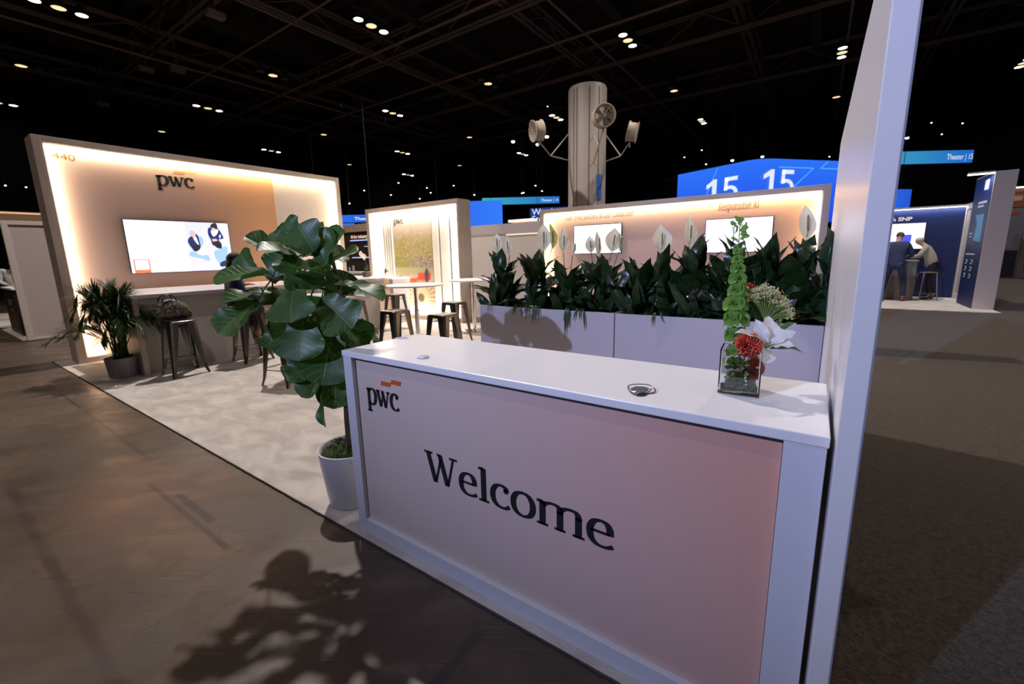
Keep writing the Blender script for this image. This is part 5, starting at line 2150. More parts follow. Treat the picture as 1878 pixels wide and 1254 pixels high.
def bagmat():
    m = mat('bag_fabric', (.02, .02, .024), .35)
    g = NG(m)
    n = g.noise(38, 5, dist=1.5)
    g.l(g.mix(g.ss(n, .52, .60), (.012, .013, .018), (.19, .14, .08)), g.b.inputs['Base Color'])
    g.bump(n, .5, .006)
    return m


BAGM = bagmat()
BAGL = mat('bag_black_leather', (.010, .012, .02), .25)
rows = []
for i in range(13):
    f = i / 12
    y = -.235 + .45 * f
    hh = .135 * (sin(pi * min(1, max(0, .12 + f * .78))) ** .45)
    sag = -.045 * max(0, (.22 - f) / .22) ** 1.3
    row = []
    for j in range(17):
        a = 2 * pi * j / 16
        w_ = .10 * (.72 + .28 * sin(pi * f))
        z = hh + hh * sin(a) * .99
        x = w_ * cos(a) * (1.0 if sin(a) < 0 else 1 - .45 * sin(a) ** 2)
        lump = .008 * sin(9 * f + 3 * a)
        row.append(V((x + lump, y, max(z, .002 if f > .22 else -.2) + sag + abs(lump) + (.0 if sin(a) < 0 else .02 * sin(a)))))
    rows.append(row)
mb = MB().use(BAGM).grid(rows)
mb.poly(rows[0][:-1][::-1])
mb.poly(rows[-1][:-1])
mb.build('bag_body', parent=hb, smooth='all')
mb = MB()
for dx in (-.05, .05):
    c = catmull([(dx, -.09, .21), (dx * 1.1, -.10, .30), (dx * .8, -.05, .345), (dx * .7, .03, .342), (dx, .06, .28), (dx, .05, .21)], 5)
    mb.tube(c, .0085, 7)
mb.build('handles', BAGL, hb, smooth='all')
MB().ball((.02, -.215, .055), (.075, .03, .058), 14, 8).build('end_pocket', BAGL, hb, smooth='all')
mb = MB()
for k in range(9):
    mb.ball((.098 - .012 * (k < 3), .035 + .008 * sin(k), .255 - k * .022), .008, 8, 5)
mb.build('bead_charm', mat('blue_beads', (.12, .2, .4), .2), hb, smooth='all')

# ================================================================== ORCHID and glasses on the white counter
oz = 1.0775
op = at_ax(671, 508, 2, oz)
orc = thing('orchid', 'white orchid in a dark brown pot on the white counter', 'potted plant', (op.x, op.y + .03, oz))
MB().box((-.07, -.07, 0), (.07, .07, .13)).build('pot', mat('dark_brown_pot', (.05, .03, .025), .6), orc, bevel=.006)
mb = MB().use(LILYL)
for k, a in enumerate((.3, 1.8, 3.2, 4.6)):
    leaf(mb, (0, 0, .12), (cos(a) * .05, sin(a) * .05, .33 - .03 * k), (cos(a), sin(a), .5), .07, 'lily', .1, .1, 0, 1, 0)
mb.build('leaves', parent=orc, smooth='all')
mb = MB()
mb.tube(catmull([(0, 0, .13), (.01, 0, .32), (.0, .0, .48), (-.06, -.02, .57), (-.12, -.03, .56)], 6), .004, 5)
mb.build('stem', STEMG, orc)
mb = MB().use(PETW)
for k, (x, z) in enumerate(((-.13, .58), (-.09, .60), (-.04, .56), (-.10, .54), (.0, .52), (-.03, .50), (.04, .53), (.07, .50), (.02, .46))):
    for j in range(5):
        a = j * 2 * pi / 5 + k
        leaf(mb, (x, -.04, z), (x + .05 * cos(a), -.05, z + .045 * sin(a)), (0, -1, 0), .045, 'petal', .1, .1, 0, 1, 0, nl_=5, nc=2)
mb.build('blooms', parent=orc, smooth='all')
sp2 = at_ax(705, 506, 2, oz)
t = thing('spider_plant', 'small arching green plant on the counter beside the slatted wall', 'potted plant', (sp2.x + .02, sp2.y + .02, oz))
MB().lathe([(.001, 0), (.05, 0), (.06, .06), (.05, .06), (.001, .05)], n=16, close=True).build('pot', POTGREY, t, smooth=True)
mb = MB().use(PALML)
rnd = random.Random(2)
for k in range(16):
    a = rnd.random() * 6.28
    l_ = rnd.uniform(.1, .22)
    leaf(mb, (0, 0, .05), (cos(a) * l_, sin(a) * l_, .05 + rnd.uniform(.02, .16)), (0, 0, 1), .03, 'thin', .2, .5, 0, 1, 0, nl_=7, nc=2)
mb.build('leaves', parent=t, smooth='all')
# second palm on the floor before the picture
pm2 = thing('potted_palm', 'bright green palm on the floor before the park picture, behind the table', 'potted plant', (-6.35, 5.55, .013))
MB().lathe([(.001, 0), (.15, 0), (.19, .34), (.18, .34), (.001, .30)], n=24, close=True).build('pot', POTWHITE, pm2, smooth=True)
mb = MB().use(PALML)
rnd = random.Random(12)
for k in range(26):
    a = rnd.random() * 2 * pi
    d = V((cos(a), sin(a), 0))
    ln_ = rnd.uniform(.2, .5)
    hh = rnd.uniform(.5, 1.0)
    c = [V(p) for p in catmull([(0, 0, .3), tuple(d * ln_ * .3 + V((0, 0, .3 + hh * .55))), tuple(d * ln_ + V((0, 0, .3 + hh * .8)))], 6)]
    for i in range(5, len(c) - 1):
        tg = (c[i + 1] - c[i]).normalized()
        sd = tg.cross(V((0, 0, 1))).normalized()
        for s in (-1, 1):
            e = (sd * s * .8 + tg * .8).normalized()
            leaf(mb, c[i], c[i] + e * .16, (0, 0, 1), .024, 'thin', .1, .2, 0, 1, 0, nl_=4, nc=2)
    mb.tube(c, .004, 4, cap=False)
mb.build('fronds', parent=pm2)

# ================================================================== PEOPLE
SKIN1 = mat('skin_light', (.55, .30, .21), .55)
SKIN2 = mat('skin_tan', (.36, .19, .12), .55)
HAIRD = mat('hair_dark', (.012, .008, .006), .5, bump=.8, bscale=120, stretch=(1, 1, .1))
HAIRB = mat('hair_brown', (.10, .04, .02), .5, bump=.8, bscale=120, stretch=(1, 1, .1))
HAIRW = mat('hair_white', (.62, .60, .58), .7)
HAIRS = mat('hair_shaved', (.16, .11, .08), .8)


def skin_mesh(name, nodes, edges, m, parent, root, sub=2):
    ids = list(nodes)
    me = bpy.data.meshes.new('tmp_' + name)
    me.from_pydata([tuple(nodes[i][0]) for i in ids], [(ids.index(a), ids.index(b)) for a, b in edges], [])
    o = bpy.data.objects.new('tmp_' + name, me)
    col.objects.link(o)
    o.modifiers.new('s', 'SKIN').use_smooth_shade = True
    sv = me.skin_vertices[0].data
    for k, i in enumerate(ids):
        r = nodes[i][1]
        sv[k].radius = r if hasattr(r, '__len__') else (r, r)
        sv[k].use_root = (i == root)
    md = o.modifiers.new('u', 'SUBSURF')
    md.levels = md.render_levels = sub
    bpy.context.view_layer.update()
    nm = bpy.data.meshes.new_from_object(o.evaluated_get(bpy.context.evaluated_depsgraph_get()))
    bpy.data.objects.remove(o)
    bpy.data.meshes.remove(me)
    nm.name = name
    nm.materials.clear()
    nm.materials.append(m)
    nm.polygons.foreach_set('use_smooth', [True] * len(nm.polygons))
    ob = bpy.data.objects.new(name, nm)
    col.objects.link(ob)
    ob.parent = parent
    return ob


def person(label, loc, rz, J, skin, hair, top, bottom, shoes, hairstyle='short', dress=False, open_shoes=False, scale=1., shirt=None):
    """J: joint positions, local, person faces +y"""
    t = thing('person', label, 'person', loc, rz)
    t.scale = (scale,) * 3
    j = {k: V(v) for k, v in J.items()}
    hd = j['head']
    fdir = V(J.get('face', (0, 1, 0))).normalized()
    updir = (hd - j['neck']).normalized()
    N, E = {}, []

    def nd(k, p, r):
        N[k] = (V(p), r)
    nd('pelvis', j['pelvis'], (.13, .10))
    nd('waist', j['pelvis'].lerp(j['chest'], .5), (.12, .09))
    nd('chest', j['chest'], (.14, .10))
    nd('neckb', j['neck'], (.058, .058))
    nd('jaw', j['neck'].lerp(hd, .5) + fdir * .022, (.058, .062))
    nd('mid', hd + fdir * .012 - updir * .02, (.072, .082))
    nd('cran', hd - fdir * .005 + updir * .045, (.070, .080))
    nd('crown', hd - fdir * .008 + updir * .092, (.038, .045))
    E += [('pelvis', 'waist'), ('waist', 'chest'), ('chest', 'neckb'), ('neckb', 'jaw'), ('jaw', 'mid'), ('mid', 'cran'), ('cran', 'crown')]
    nd('nose', hd + fdir * .098 - updir * .02, .010)
    E.append(('mid', 'nose'))
    for s in ('l', 'r'):
        sh, el, wr = j['sh_' + s], j['el_' + s], j['wr_' + s]
        nd('sh' + s, sh, .048)
        nd('el' + s, el, .036)
        nd('wr' + s, wr, (.022, .026))
        E += [('chest', 'sh' + s), ('sh' + s, 'el' + s), ('el' + s, 'wr' + s)]
        fd = (V(J.get('hand_' + s)) - wr).normalized() if J.get('hand_' + s) else (wr - el).normalized()
        side = fd.cross(V((0, 0, 1)))
        side = side.normalized() if side.length > .1 else V((0, 1, 0))
        if (s == 'l') == (side.x > 0):
            thumb = side
        else:
            thumb = -side
        thumb = thumb if True else side
        pal = wr + fd * .055
        nd('pa' + s, pal, (.030, .014))
        E.append(('wr' + s, 'pa' + s))
        nrm = side.cross(fd)
        if nrm.z > 0:
            nrm = -nrm
        for k, (o_, L) in enumerate(((-.027, .062), (-.009, .074), (.009, .070), (.027, .055))):
            b = pal + fd * .022 + side * o_
            nd('f%d%s' % (k, s), b, .0088)
            nd('g%d%s' % (k, s), b + fd * L * .5 + nrm * .006, .0082)
            nd('h%d%s' % (k, s), b + fd * L * .9 + nrm * .022, .0068)
            E += [('pa' + s, 'f%d%s' % (k, s)), ('f%d%s' % (k, s), 'g%d%s' % (k, s)), ('g%d%s' % (k, s), 'h%d%s' % (k, s))]
        sg = 1 if thumb.dot(side) > 0 else -1
        nd('t0' + s, wr + fd * .03 + thumb * .032 + nrm * .006, .0095)
        nd('t1' + s, wr + fd * .062 + thumb * .048 + nrm * .012, .008)
        E += [('pa' + s, 't0' + s), ('t0' + s, 't1' + s)]
        hp, kn, an = j['hip_' + s], j['kn_' + s], j['an_' + s]
        nd('hip' + s, hp, .078)
        nd('kn' + s, kn, .050)
        nd('calf' + s, kn.lerp(an, .35), .048)
        nd('an' + s, an, .032)
        to = V(J['toe_' + s])
        nd('ball' + s, an.lerp(to, .6) - V((0, 0, .03)), (.034, .022))
        nd('toe' + s, to, (.030, .016))
        E += [('pelvis', 'hip' + s), ('hip' + s, 'kn' + s), ('kn' + s, 'calf' + s), ('calf' + s, 'an' + s), ('an' + s, 'ball' + s), ('ball' + s, 'toe' + s)]
    skin_mesh('body', N, E, skin, t, 'pelvis')
    # ears and eyes
    q = Matrix((fdir.cross(updir).normalized(), fdir, updir)).transposed()
    er = MB()
    for s in (-1, 1):
        er.ball(hd + q @ V((s * .078, -.005, -.005)), (.010, .018, .028), 8, 6, q)
    er.build('ears', skin, t, smooth='all')
    ey = MB()
    for s in (-1, 1):
        ey.ball(hd + q @ V((s * .030, .078, .012)), (.012, .010, .007), 8, 6, q)
        ey.tube([hd + q @ V((s * .046, .076, .030)), hd + q @ V((s * .016, .086, .032))], .003, 4)
    ey.tube([hd + q @ V((-.022, .076, -.052)), hd + q @ V((0, .083, -.052)), hd + q @ V((.022, .076, -.052))], .004, 5)
    ey.build('face_features', mat('face_dark', (.10, .04, .03), .5), t, smooth='all')
    # hair
    hm = MB()
    if hairstyle == 'short':
        hm.ball(hd + q @ V((0, -.014, .036)), (.083, .092, .085), 16, 10, q)
    elif hairstyle == 'bald':
        hm.ball(hd + q @ V((0, -.022, .012)), (.081, .080, .066), 16, 10, q)
    else:
        hm.ball(hd + q @ V((0, -.016, .035)), (.090, .098, .092), 16, 10, q)
        if hairstyle == 'pony':
            hm.tube(catmull([tuple(hd + q @ V(p)) for p in ((0, -.10, .04), (.03, -.15, .0), (.05, -.15, -.10), (.04, -.13, -.20))], 5), [.03, .036, .04, .042, .04, .04, .038, .036, .034, .03, .028, .026, .022, .018, .014, .008], 8)
        else:
            hm.ball(hd + q @ V((0, -.045, -.05)), (.085, .07, .11), 14, 8, q)
    hm.build('hair', hair, t, smooth='all')
    # clothing
    up_ = {'pelvis': (j['pelvis'] - V((0, 0, .03)), (.195, .155)), 'waist': (j['pelvis'].lerp(j['chest'], .45), (.180, .130)), 'chest': (j['chest'], (.205, .140)), 'col': (j['chest'].lerp(j['neck'], .75), (.085, .075))}
    ee = [('pelvis', 'waist'), ('waist', 'chest'), ('chest', 'col')]
    for s in ('l', 'r'):
        sh, el, wr = j['sh_' + s], j['el_' + s], j['wr_' + s]
        up_['sh' + s] = (sh, .076)
        up_['el' + s] = (el, .060)
        up_['wr' + s] = (el.lerp(wr, .93), .038)
        ee += [('chest', 'sh' + s), ('sh' + s, 'el' + s), ('el' + s, 'wr' + s)]
    if top:
        if not dress:
            for s in ('l', 'r'):
                up_['hem' + s] = (j['hip_' + s].lerp(j['kn_' + s], .26) + V((0, 0, 0)), (.135, .130))
                ee.append(('pelvis', 'hem' + s))
        skin_mesh('jacket' if not dress else 'dress_top', up_, ee, top, t, 'pelvis')
    dn_ = {'pelvis': (j['pelvis'], (.13, .10))}
    ee = []
    for s in ('l', 'r'):
        hp, kn, an = j['hip_' + s], j['kn_' + s], j['an_' + s]
        dn_['hip' + s] = (hp, .098 if not dress else .115)
        if dress:
            dn_['kn' + s] = (hp.lerp(kn, .92), .088)
            ee += [('pelvis', 'hip' + s), ('hip' + s, 'kn' + s)]
        else:
            dn_['kn' + s] = (kn, .070)
            dn_['an' + s] = (an + (kn - an).normalized() * .03, .058)
            ee += [('pelvis', 'hip' + s), ('hip' + s, 'kn' + s), ('kn' + s, 'an' + s)]
    skin_mesh('trousers' if not dress else 'skirt', dn_, ee, bottom, t, 'pelvis')
    for s in ('l', 'r'):
        an, to = j['an_' + s], V(J['toe_' + s])
        if open_shoes:
            d = (to - an)
            sm = MB()
            hb_ = an + V((0, 0, -.075)) - d.normalized() * .03
            n_ = d.cross(V((0, 0, 1))).normalized()
            for f in (-.1, .35, .6, .85):
                p = an.lerp(to, max(f, 0)) + V((0, 0, -.03 if f > 0 else -.0))
                r_ = .036 if f > 0 else .040
                sm.tube([p + n_ * r_ * cos(a_ * pi / 6) + (V((0, 0, 1)) if f > 0 else d.normalized()) * r_ * .85 * sin(a_ * pi / 6) for a_ in range(13)], .007, 5, cap=False)
            sm.tube([hb_ + V((0, 0, .0)), an.lerp(to, .6) + V((0, 0, -.055)), to + V((0, 0, -.022)) + d.normalized() * .02], [.03, .036, .03], 8, squash=.25)
            sm.build('sandal', shoes, t, smooth='all')
        else:
            d = (to - an)
            d.z = 0
            d.normalize()
            sk = {'a': (an - d * .03 + V((0, 0, -.035)), (.042, .036)), 'b': (an.lerp(to, .55) + V((0, 0, -.025)), (.046, .034)), 'c': (to + d * .01 + V((0, 0, .008)), (.038, .026)), 'u': (an + V((0, 0, .02)), .042)}
            skin_mesh('shoe', sk, [('u', 'a'), ('a', 'b'), ('b', 'c')], shoes, t, 'a')
    return t


NAVY = mat('suit_navy', (.035, .045, .105), .75)
NAVYD = mat('suit_navy_dark', (.024, .030, .080), .75)
BEIGE = mat('blazer_beige', (.42, .36, .27), .8)
CHAR = mat('charcoal_trousers', (.018, .016, .02), .8)
DRESS = mat('navy_dress', (.008, .012, .045), .7)
SHOEB = mat('brown_shoe', (.16, .05, .02), .4)
SHOEK = mat('black_shoe', (.008, .008, .008), .4)
GREYS = mat('grey_shirt', (.45, .44, .45), .8)

stand = dict(pelvis=(0, 0, .97), chest=(0, .03, 1.33), neck=(0, .03, 1.53), head=(0, .05, 1.68),
             sh_l=(-.19, .02, 1.45), sh_r=(.19, .02, 1.45), el_l=(-.26, .05, 1.17), el_r=(.26, .05, 1.17), wr_l=(-.20, .28, 1.08), wr_r=(.20, .28, 1.08),
             hip_l=(-.10, 0, .92), hip_r=(.10, 0, .92), kn_l=(-.12, .03, .50), kn_r=(.14, .03, .50), an_l=(-.13, -.02, .09), an_r=(.17, -.02, .09), toe_l=(-.15, .15, .025), toe_r=(.20, .15, .025))
J = dict(stand)
J.update(head=(.02, .14, 1.66), neck=(.0, .07, 1.52), chest=(0, .06, 1.32), face=(.1, .75, -.6), wr_r=(.17, .36, 1.09), el_r=(.30, .12, 1.16), hand_r=(.10, .46, 1.09), hand_l=(-.1, .46, 1.09), wr_l=(-.17, .36, 1.09),
         kn_r=(.20, .02, .50), an_r=(.22, -.08, .09), toe_r=(.24, .09, .025), kn_l=(-.16, .08, .5), an_l=(-.22, .05, .09), toe_l=(-.25, .22, .025))
m1 = at_ax(1652, 552, 2, .013)
person('man in a navy suit seen from behind, head bent over the counter', (m1.x - .22, m1.y, .02), radians(-6), J, SKIN1, HAIRS, NAVY, NAVYD, SHOEB, 'bald', scale=1.07)
J2 = dict(stand)
J2.update(pelvis=(0, 0, .95), chest=(0, .14, 1.28), neck=(0, .24, 1.45), head=(0, .33, 1.56), face=(0, .8, -.6), sh_l=(-.19, .16, 1.38), sh_r=(.19, .16, 1.38), el_l=(-.24, .28, 1.15), el_r=(.24, .28, 1.13), wr_l=(-.10, .48, 1.12), wr_r=(.10, .50, 1.12), hand_l=(-.02, .57, 1.10), hand_r=(.02, .58, 1.11),
          an_l=(-.1, -.02, .09), an_r=(.12, -.1, .09), toe_l=(-.1, .15, .025), toe_r=(.12, .07, .025))
m2 = at_ax(1694, 549, 2, .013)
person('white haired man in a beige blazer leaning on the counter', (m2.x + .08, m2.y, .02), radians(78), J2, SKIN1, HAIRW, BEIGE, CHAR, SHOEK, 'bald', scale=1.05)
# counter and stool of that booth
ct = thing('counter', 'grey counter the two men lean on in the blue booth', 'counter', (m1.x - .75, m1.y + .28, .021))
MB().box((-.03, -.03, 1.07), (1.05, .58, 1.10)).build('counter_top', mat('booth_counter_top', (.30, .27, .25), .4), ct, bevel=.004)
MB().box((0, 0, 0), (1.02, .55, 1.07)).build('body', mat('booth_counter_body', (.22, .19, .175), .5), ct, bevel=.003)
TAN = mat('tan_metal', (.30, .22, .16), .4, .6)
bs2 = thing('bar_stool', 'thin tan bar stool in front of the man in the beige blazer', 'stool', (m2.x - .06, m2.y - .34, .021), .3)
MB().box((-.17, -.17, .755), (.17, .17, .78)).build('seat', TAN, bs2, bevel=.008)
for sx in (-1, 1):
    for sy in (-1, 1):
        MB().tube([(sx * .14, sy * .14, .755), (sx * .20, sy * .20, 0)], .014, 6).build('leg', TAN, bs2)
ft = MB()
q4 = [(.188, .188, .2), (-.188, .188, .2), (-.188, -.188, .2), (.188, -.188, .2)]
ft.tube(q4 + q4[:1], .008, 5)
ft.build('footrest', TAN, bs2)

# seated people
seat_ = dict(pelvis=(0, 0, .80), chest=(0, .03, 1.14), neck=(0, .05, 1.34), head=(0, .08, 1.50),
             sh_l=(-.17, .03, 1.26), sh_r=(.17, .03, 1.26), el_l=(-.22, .08, 1.00), el_r=(.22, .08, 1.0), wr_l=(-.16, .30, .96), wr_r=(.16, .30, .96),
             hip_l=(-.09, .05, .80), hip_r=(.09, .05, .80), kn_l=(-.07, .42, .74), kn_r=(.07, .42, .74), an_l=(-.05, .33, .36), an_r=(.05, .36, .36), toe_l=(-.06, .48, .30), toe_r=(.06, .50, .30))
J3 = dict(seat_)
J3.update(pelvis=(0, 0, .85), hip_l=(-.09, .03, .86), hip_r=(.09, .03, .86), kn_l=(-.06, .40, .78), kn_r=(.09, .38, .76), an_l=(-.06, .22, .36), an_r=(.04, .28, .37), toe_l=(-.08, .37, .285), toe_r=(.05, .43, .295), chest=(0, .0, 1.18), neck=(0, .02, 1.38), head=(0, .05, 1.545), sh_l=(-.17, 0, 1.30), sh_r=(.17, 0, 1.30), el_l=(-.30, .04, 1.16), el_r=(.22, .05, 1.05), wr_l=(-.38, .27, 1.165), wr_r=(.14, .30, .98))
person('seated woman in a navy dress and black sandals, behind the fig tree', (-5.09, 1.62, .013), radians(-8), J3, SKIN2, HAIRD, DRESS, DRESS, SHOEK, 'long', dress=True, open_shoes=True)
J4 = dict(seat_)
J4.update(pelvis=(0, 0, .85), hip_l=(-.09, .03, .86), hip_r=(.09, .03, .86))
person('seated person with a brown ponytail, hidden behind the fig tree', (-3.98, 2.35, .013), radians(-60), J4, SKIN1, HAIRB, GREYS, CHAR, SHOEK, 'pony')
# person at the left edge
J5 = dict(stand)
J5.update(head=(0, .22, 1.60), neck=(0, .14, 1.48), chest=(0, .08, 1.29), face=(0, .8, -.6))
p5 = person('person with a lanyard at the left edge, beside the dark counter', (-14.30, .42, .013), radians(-80), J5, SKIN2, HAIRD, GREYS, CHAR, SHOEB, 'short')
MB().tube([(-.07, .19, 1.42), (-.03, .225, 1.25), (0, .235, 1.13), (.03, .225, 1.25), (.07, .19, 1.42)], .006, 5).build('lanyard', mat('lanyard_teal', (.02, .10, .10), .6), p5)
MB().box((-.045, .238, 1.02), (.045, .244, 1.13)).build('name_badge', mat('badge_white', (.7, .75, .75), .5), p5)

# ================================================================== LEFT BACKGROUND BOOTH
t = thing('booth_wall', 'glossy white framed panel at the far left beside the oak wall', 'booth wall', (-11.36, .10, .013))
LPW = mat('glossy_lilac_white', (.50, .42, .42), .18)
FRW = mat('soft_white_frame', (.60, .52, .48), .5)
MB().box((0, 0, 0), (.08, .09, 2.44)).box((0, .09, 2.36), (.08, 4.5, 2.44)).box((0, .09, 0), (.08, 4.5, .05)).build('frame', FRW, t, bevel=.004)
MB().box((.02, .09, .05), (.055, 4.5, 2.36)).build('panel', LPW, t)
t = thing('booth_header', 'brown lit booth header strip high behind the left white panel', 'booth wall', (-15.0, -2.5, 2.60))
MB().box((0, 0, 0), (.2, 7, .32)).build('header_box', mat('header_brown', (.30, .17, .10), .6), t)
MB().box((.2, 0, .26), (.215, 7, .30)).build('light_strip', glow('warm_strip', (.9, .55, .35), .5, False), t)
MB().box((0, .0, -2.59), (.2, .15, 0)).box((0, 6.85, -2.59), (.2, 7, 0)).build('posts', mat('dark_post', (.03, .025, .025), .6), t)
t = thing('demo_counter', 'dark display counter with a white top at the far left edge', 'counter', (-13.85, .16, .013))
MB().box((-.03, -.02, 1.02), (1.55, .55, 1.06)).build('counter_top', WHITE_TOP, t, bevel=.004)
MB().box((0, 0, 0), (1.5, .53, 1.02)).build('body', mat('demo_black', (.012, .011, .014), .35), t)
mb = MB().use(mat('demo_grey_text', (.16, .16, .18), .6))
for k in range(3):
    mb.box((.5, -.003, .76 - k * .05), (1.15 - .1 * k, 0, .785 - k * .05))
mb.use(mat('demo_orange', (.25, .06, .02), .6)).box((.6, -.003, .52), (1.0, 0, .57))
mb.box((.95, -.003, .25), (1.08, 0, .42))
mb.build('printed_marks', parent=t)
t = MB().box((0, 0, 0), (.35, .22, .07)).build('paper_tray', WHITE, bevel=.01)
put(t, (-13.1, .25, 1.0745))
tag(t, 'small white tray on top of the dark counter at the far left', 'tray')

# ---- dark information wall between the two lit frames
DBR = mat('dark_brown_panel', (.040, .022, .016), .45)
BLUEL = glow('pale_blue_strip', (.42, .48, 1), .95, False)
t = thing('booth_wall', 'dark brown information wall with pale blue light strips', 'booth wall', (-14.2, 9.2, .013))
MB().box((0, 0, 0), (4.0, .12, 2.52)).build('panel', DBR, t)
MB().box((0, -.05, 2.52), (4.0, .14, 2.80)).build('header', mat('header_tan', (.42, .30, .22), .6), t)
d9 = at_ax(655, 430, 1, 9.19)
sans_obj('lettering', 'AI for industry', .17, (1.34, -.004, 2.28), (1, 0, 0), (0, 0, 1), glow('tan_letters', (.9, .62, .45), .8, False), t, bold=.02)
for (u, v_, k) in ((642, 443, 0), (668, 453, 1), (646, 474, 0)):
    p = at_ax(u, v_, 1, 9.15)
    MB().box((p.x + 14.2, -.05, p.z), (p.x + 14.2 + 1.2, .0, p.z + (.035 if k == 0 else .02))).build('light_strip', BLUEL, t)
p = at_ax(636, 493, 1, 8.2)
t = thing('counter', 'pale side counter with drinking glasses before the dark wall', 'counter', (p.x - .6, 8.2, .013))
MB().box((0, 0, 1.0), (2.0, .5, 1.05)).build('counter_top', WHITE_TOP, t)
MB().box((.02, .02, 0), (1.98, .48, 1.0)).build('body', mat('warm_white_body', (.52, .46, .42), .5), t)
for i, (u, h_, r_) in enumerate(((641, .16, .035), (648, .22, .045))):
    q = at_ax(u, 488, 1, 8.45)
    tag(MB().lathe([(.001, 0), (r_ * .8, 0), (r_, h_), (r_ * .93, h_), (r_ * .75, .01), (.001, .01)], n=16, close=True).build('drinking_glass', mat('cloudy_glass', (.6, .6, .6), .2, trans=.6), smooth=True), 'shorter clear glass on the side counter' if i == 0 else 'taller clear glass on the side counter', 'glass')
    col.objects[-1]
    bpy.data.objects[[o.name for o in col.objects][-1]].location = (q.x, 8.45, 1.064)

# warm lit header peeking over the white partition
t = thing('booth_header', 'small orange lit header with a white cap above the partition', 'booth wall', (-4.6, 10.4, 2.40))
p0, p1 = at_ax(941, 405, 1, 10.4), at_ax(977, 406, 1, 10.4)
t.location = (p0.x, 10.4, p0.z - .30)
MB().box((0, 0, 0), (p1.x - p0.x, .2, .26)).build('header_box', glow('orange_header', (1, .45, .18), .8, False), t)
MB().box((-.15, -.06, .26), (p1.x - p0.x + .02, .25, .33)).build('cap', glow('white_cap', (1, .9, .8), .75, False), t)
MB().box((0.0, .05, -p0.z + .3), (.1, .15, 0)).box((p1.x - p0.x - .1, .05, -p0.z + .3), (p1.x - p0.x, .15, 0)).build('posts', mat('dark_post', (.03, .025, .025), .6), t)

# ================================================================== RIGHT: BLUE BOOTH
BNAVY = mat('booth_navy', (.005, .014, .075), .5)
OFFW = mat('booth_off_white', (.58, .50, .46), .5)
t = thing('booth_wall', 'navy blue booth wall with a screen, lit along its top edge', 'booth wall', (2.6, 16.1, .021))
WZ = 2.54
MB().box((0, 0, 0), (2.80, .12, WZ)).build('panel', BNAVY, t)
MB().box((0, -.10, WZ), (2.82, .14, WZ + .05)).build('top_cap', OFFW, t)
MB().box((0, -.085, WZ - .014), (2.80, -.05, WZ - .001)).build('light_strip', glow('cool_strip', (.9, .92, 1), 9, False), t)
lo = lamp('strip_light', 'AREA', (4.0, 16.02, WZ + .0), 14, (.85, .9, 1), (4.0, 16.12, 0), 2.7, sy=.03)
pe = at_ax(1674, 401, 1, 16.09)
sans_obj('lettering', 'with SNP', .145, (pe.x - 2.6 - .68, -.004, pe.z - .07), (1, 0, 0), (0, 0, 1), mat('cream_letters', (.75, .62, .50), .5), t, bold=.03, width=.68)
a, b = at_ax(1697, 409, 1, 16.05), at_ax(1690, 455, 1, 16.05)
tt = tv('screen on the navy wall behind the two men', (3.2, 16.098, b.z - .02), a.x - 3.2 + .03, a.z - b.z + .04, 0)
MB().box((.75, -.031, .22), (1.08, -.0298, .42)).build('slide_block', glow('slide_blue', (.06, .08, .8), .9, False), tt)
t = thing('booth_wall', 'narrow off-white side wall with a recessed panel by the blue wall', 'booth wall', (5.33, 14.72, .021))
MB().box((0, 0, 0), (.10, .10, 2.60)).box((0, 1.28, 0), (.10, 1.38, 2.6)).box((0, .10, 2.45), (.10, 1.28, 2.6)).box((0, .10, 0), (.10, 1.28, .14)).build('frame', OFFW, t, bevel=.004)
MB().box((.03, .10, .14), (.07, 1.28, 2.45)).build('panel', mat('recess_grey', (.42, .38, .36), .5), t)
t = thing('tower_panel', 'free-standing white slab with a navy graphic side at the right', 'panel', (5.16, 13.26, .021))
MB().box((.005, 0, 0), (.36, 1.42, 3.10)).build('slab', OFFW, t, bevel=.003)
MB().box((0, .03, 0), (.006, 1.40, 3.08)).build('graphic_side', BNAVY, t)
gm_ = MB().use(mat('graphic_light_blue', (.06, .30, .55), .5))
gm_.prism([(-.002, .25, 1.55), (-.002, .85, 1.60), (-.002, .72, 1.95), (-.002, .95, 2.2), (-.002, .30, 2.2)], (-.001, 0, 0))
gm_.use(mat('graphic_white', (.6, .62, .7), .5))
gm_.box((-.003, .30, 2.75), (-.001, .62, 2.98)).box((-.003, .25, 2.45), (-.001, .9, 2.50)).box((-.003, .45, 2.37), (-.001, .9, 2.41)).box((-.003, 1.0, 1.75), (-.001, 1.25, 1.78)).box((-.003, 1.0, 1.68), (-.001, 1.25, 1.70)).box((-.003, .5, 1.25), (-.001, 1.25, 1.28))
for i in range(3):
    for k in range(2):
        c0_ = (1.1 - k * .45, 1.08 - i * .17)
        gm_.tube([(-.003, c0_[0] + .07 * cos(a * pi / 5 + .6), c0_[1] + .05 * sin(a * pi / 5 + .6)) for a in range(9)], .006, 4)
gm_.build('graphic_marks', parent=t)
MB().box((-.42, .02, 3.08), (.0, .10, 3.12)).build('light_arm', OFFW, t)
MB().box((-.42, .02, 3.06), (.0, .09, 3.08)).build('light_strip', glow('cool_strip', (.9, .92, 1), 9, False), t)
lamp('slab_strip_light', 'AREA', (4.95, 13.5, 3.06), 7, (.85, .9, 1), (5.15, 13.6, 0), .4, sy=.04)

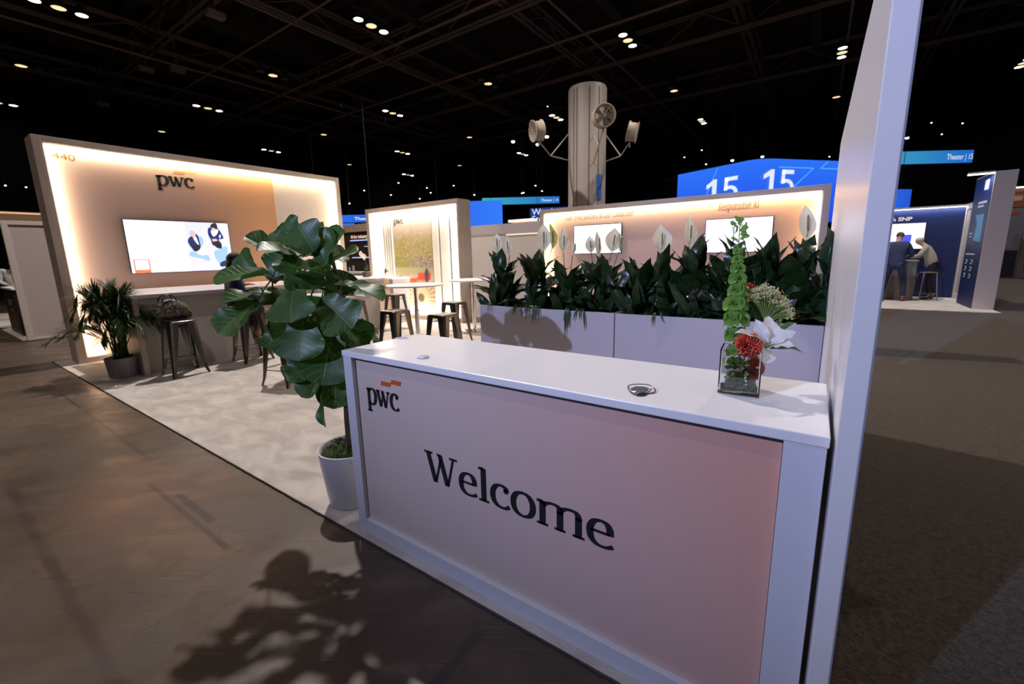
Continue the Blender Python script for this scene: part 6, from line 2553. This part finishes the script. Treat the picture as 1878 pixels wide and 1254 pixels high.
# ---- far right booths
OFFW2 = mat('far_booth_white', (.42, .35, .36), .6)
def box_thing(name, label, cat, loc, parts, rz=0):
    t = thing(name, label, cat, loc, rz)
    for nm, a, b, m in parts:
        MB().box(a, b).build(nm, m, t, bevel=.004)
    return t


p = at_ax(1836, 509, 2, 0)
box_thing('booth_wall', 'tall brown topped poster tower at the far right edge', 'booth wall', (8.35, 26.6, .007), [
    ('poster_panel', (0, 0, 0), (.80, .12, 3.0), mat('poster_grey', (.14, .14, .17), .5)),
    ('header_panel', (-.02, -.02, 3.0), (.82, .14, 3.75), mat('poster_brown', (.22, .09, .05), .5)),
    ('poster_dark', (.05, -.012, .05), (.75, -.001, 1.2), mat('poster_dark', (.015, .015, .03), .5)),
    ('red_title', (.10, -.012, 2.70), (.62, -.001, 2.85), mat('poster_red', (.35, .07, .04), .5)),
    ('header_mark', (.20, -.034, 3.25), (.60, -.021, 3.45), mat('poster_mark', (.55, .30, .2), .5)),
    ('side_post', (.83, 0, 0), (1.0, .4, 3.75), OFFW2)])
box_thing('booth_wall', 'white framed side panel at the far right, right of the poster tower', 'booth wall', (9.42, 25.9, .007), [
    ('frame', (0, 0, 0), (.15, .1, 3.0), OFFW2), ('frame', (.95, 0, 0), (1.1, .1, 3.0), OFFW2), ('frame', (.15, 0, 2.8), (.95, .1, 3.0), OFFW2), ('frame', (.15, 0, 0), (.95, .1, .2), OFFW2),
    ('panel', (.15, .03, .2), (.95, .07, 2.8), mat('far_grey_panel', (.25, .22, .25), .5))])
box_thing('booth_header', 'blue and white booth header at the far right edge', 'booth wall', (10.3, 28.5, 3.1), [
    ('header_box', (0, 0, 0), (4, .3, .9), mat('header_blue', (.02, .06, .35), .5)), ('white_band', (0, -.02, .3), (4, -.001, .55), mat('band_white', (.6, .6, .65), .5)),
    ('posts', (0, .05, -3.09), (.15, .25, 0), OFFW2)])
t = thing('light_bar', 'short bright light bar on top of the far right poster tower', 'light', (8.33, 26.45, 3.78))
MB().box((0, 0, 0), (.85, .08, .05)).build('bar', glow('far_bar', (1, .95, .9), 3, False), t)
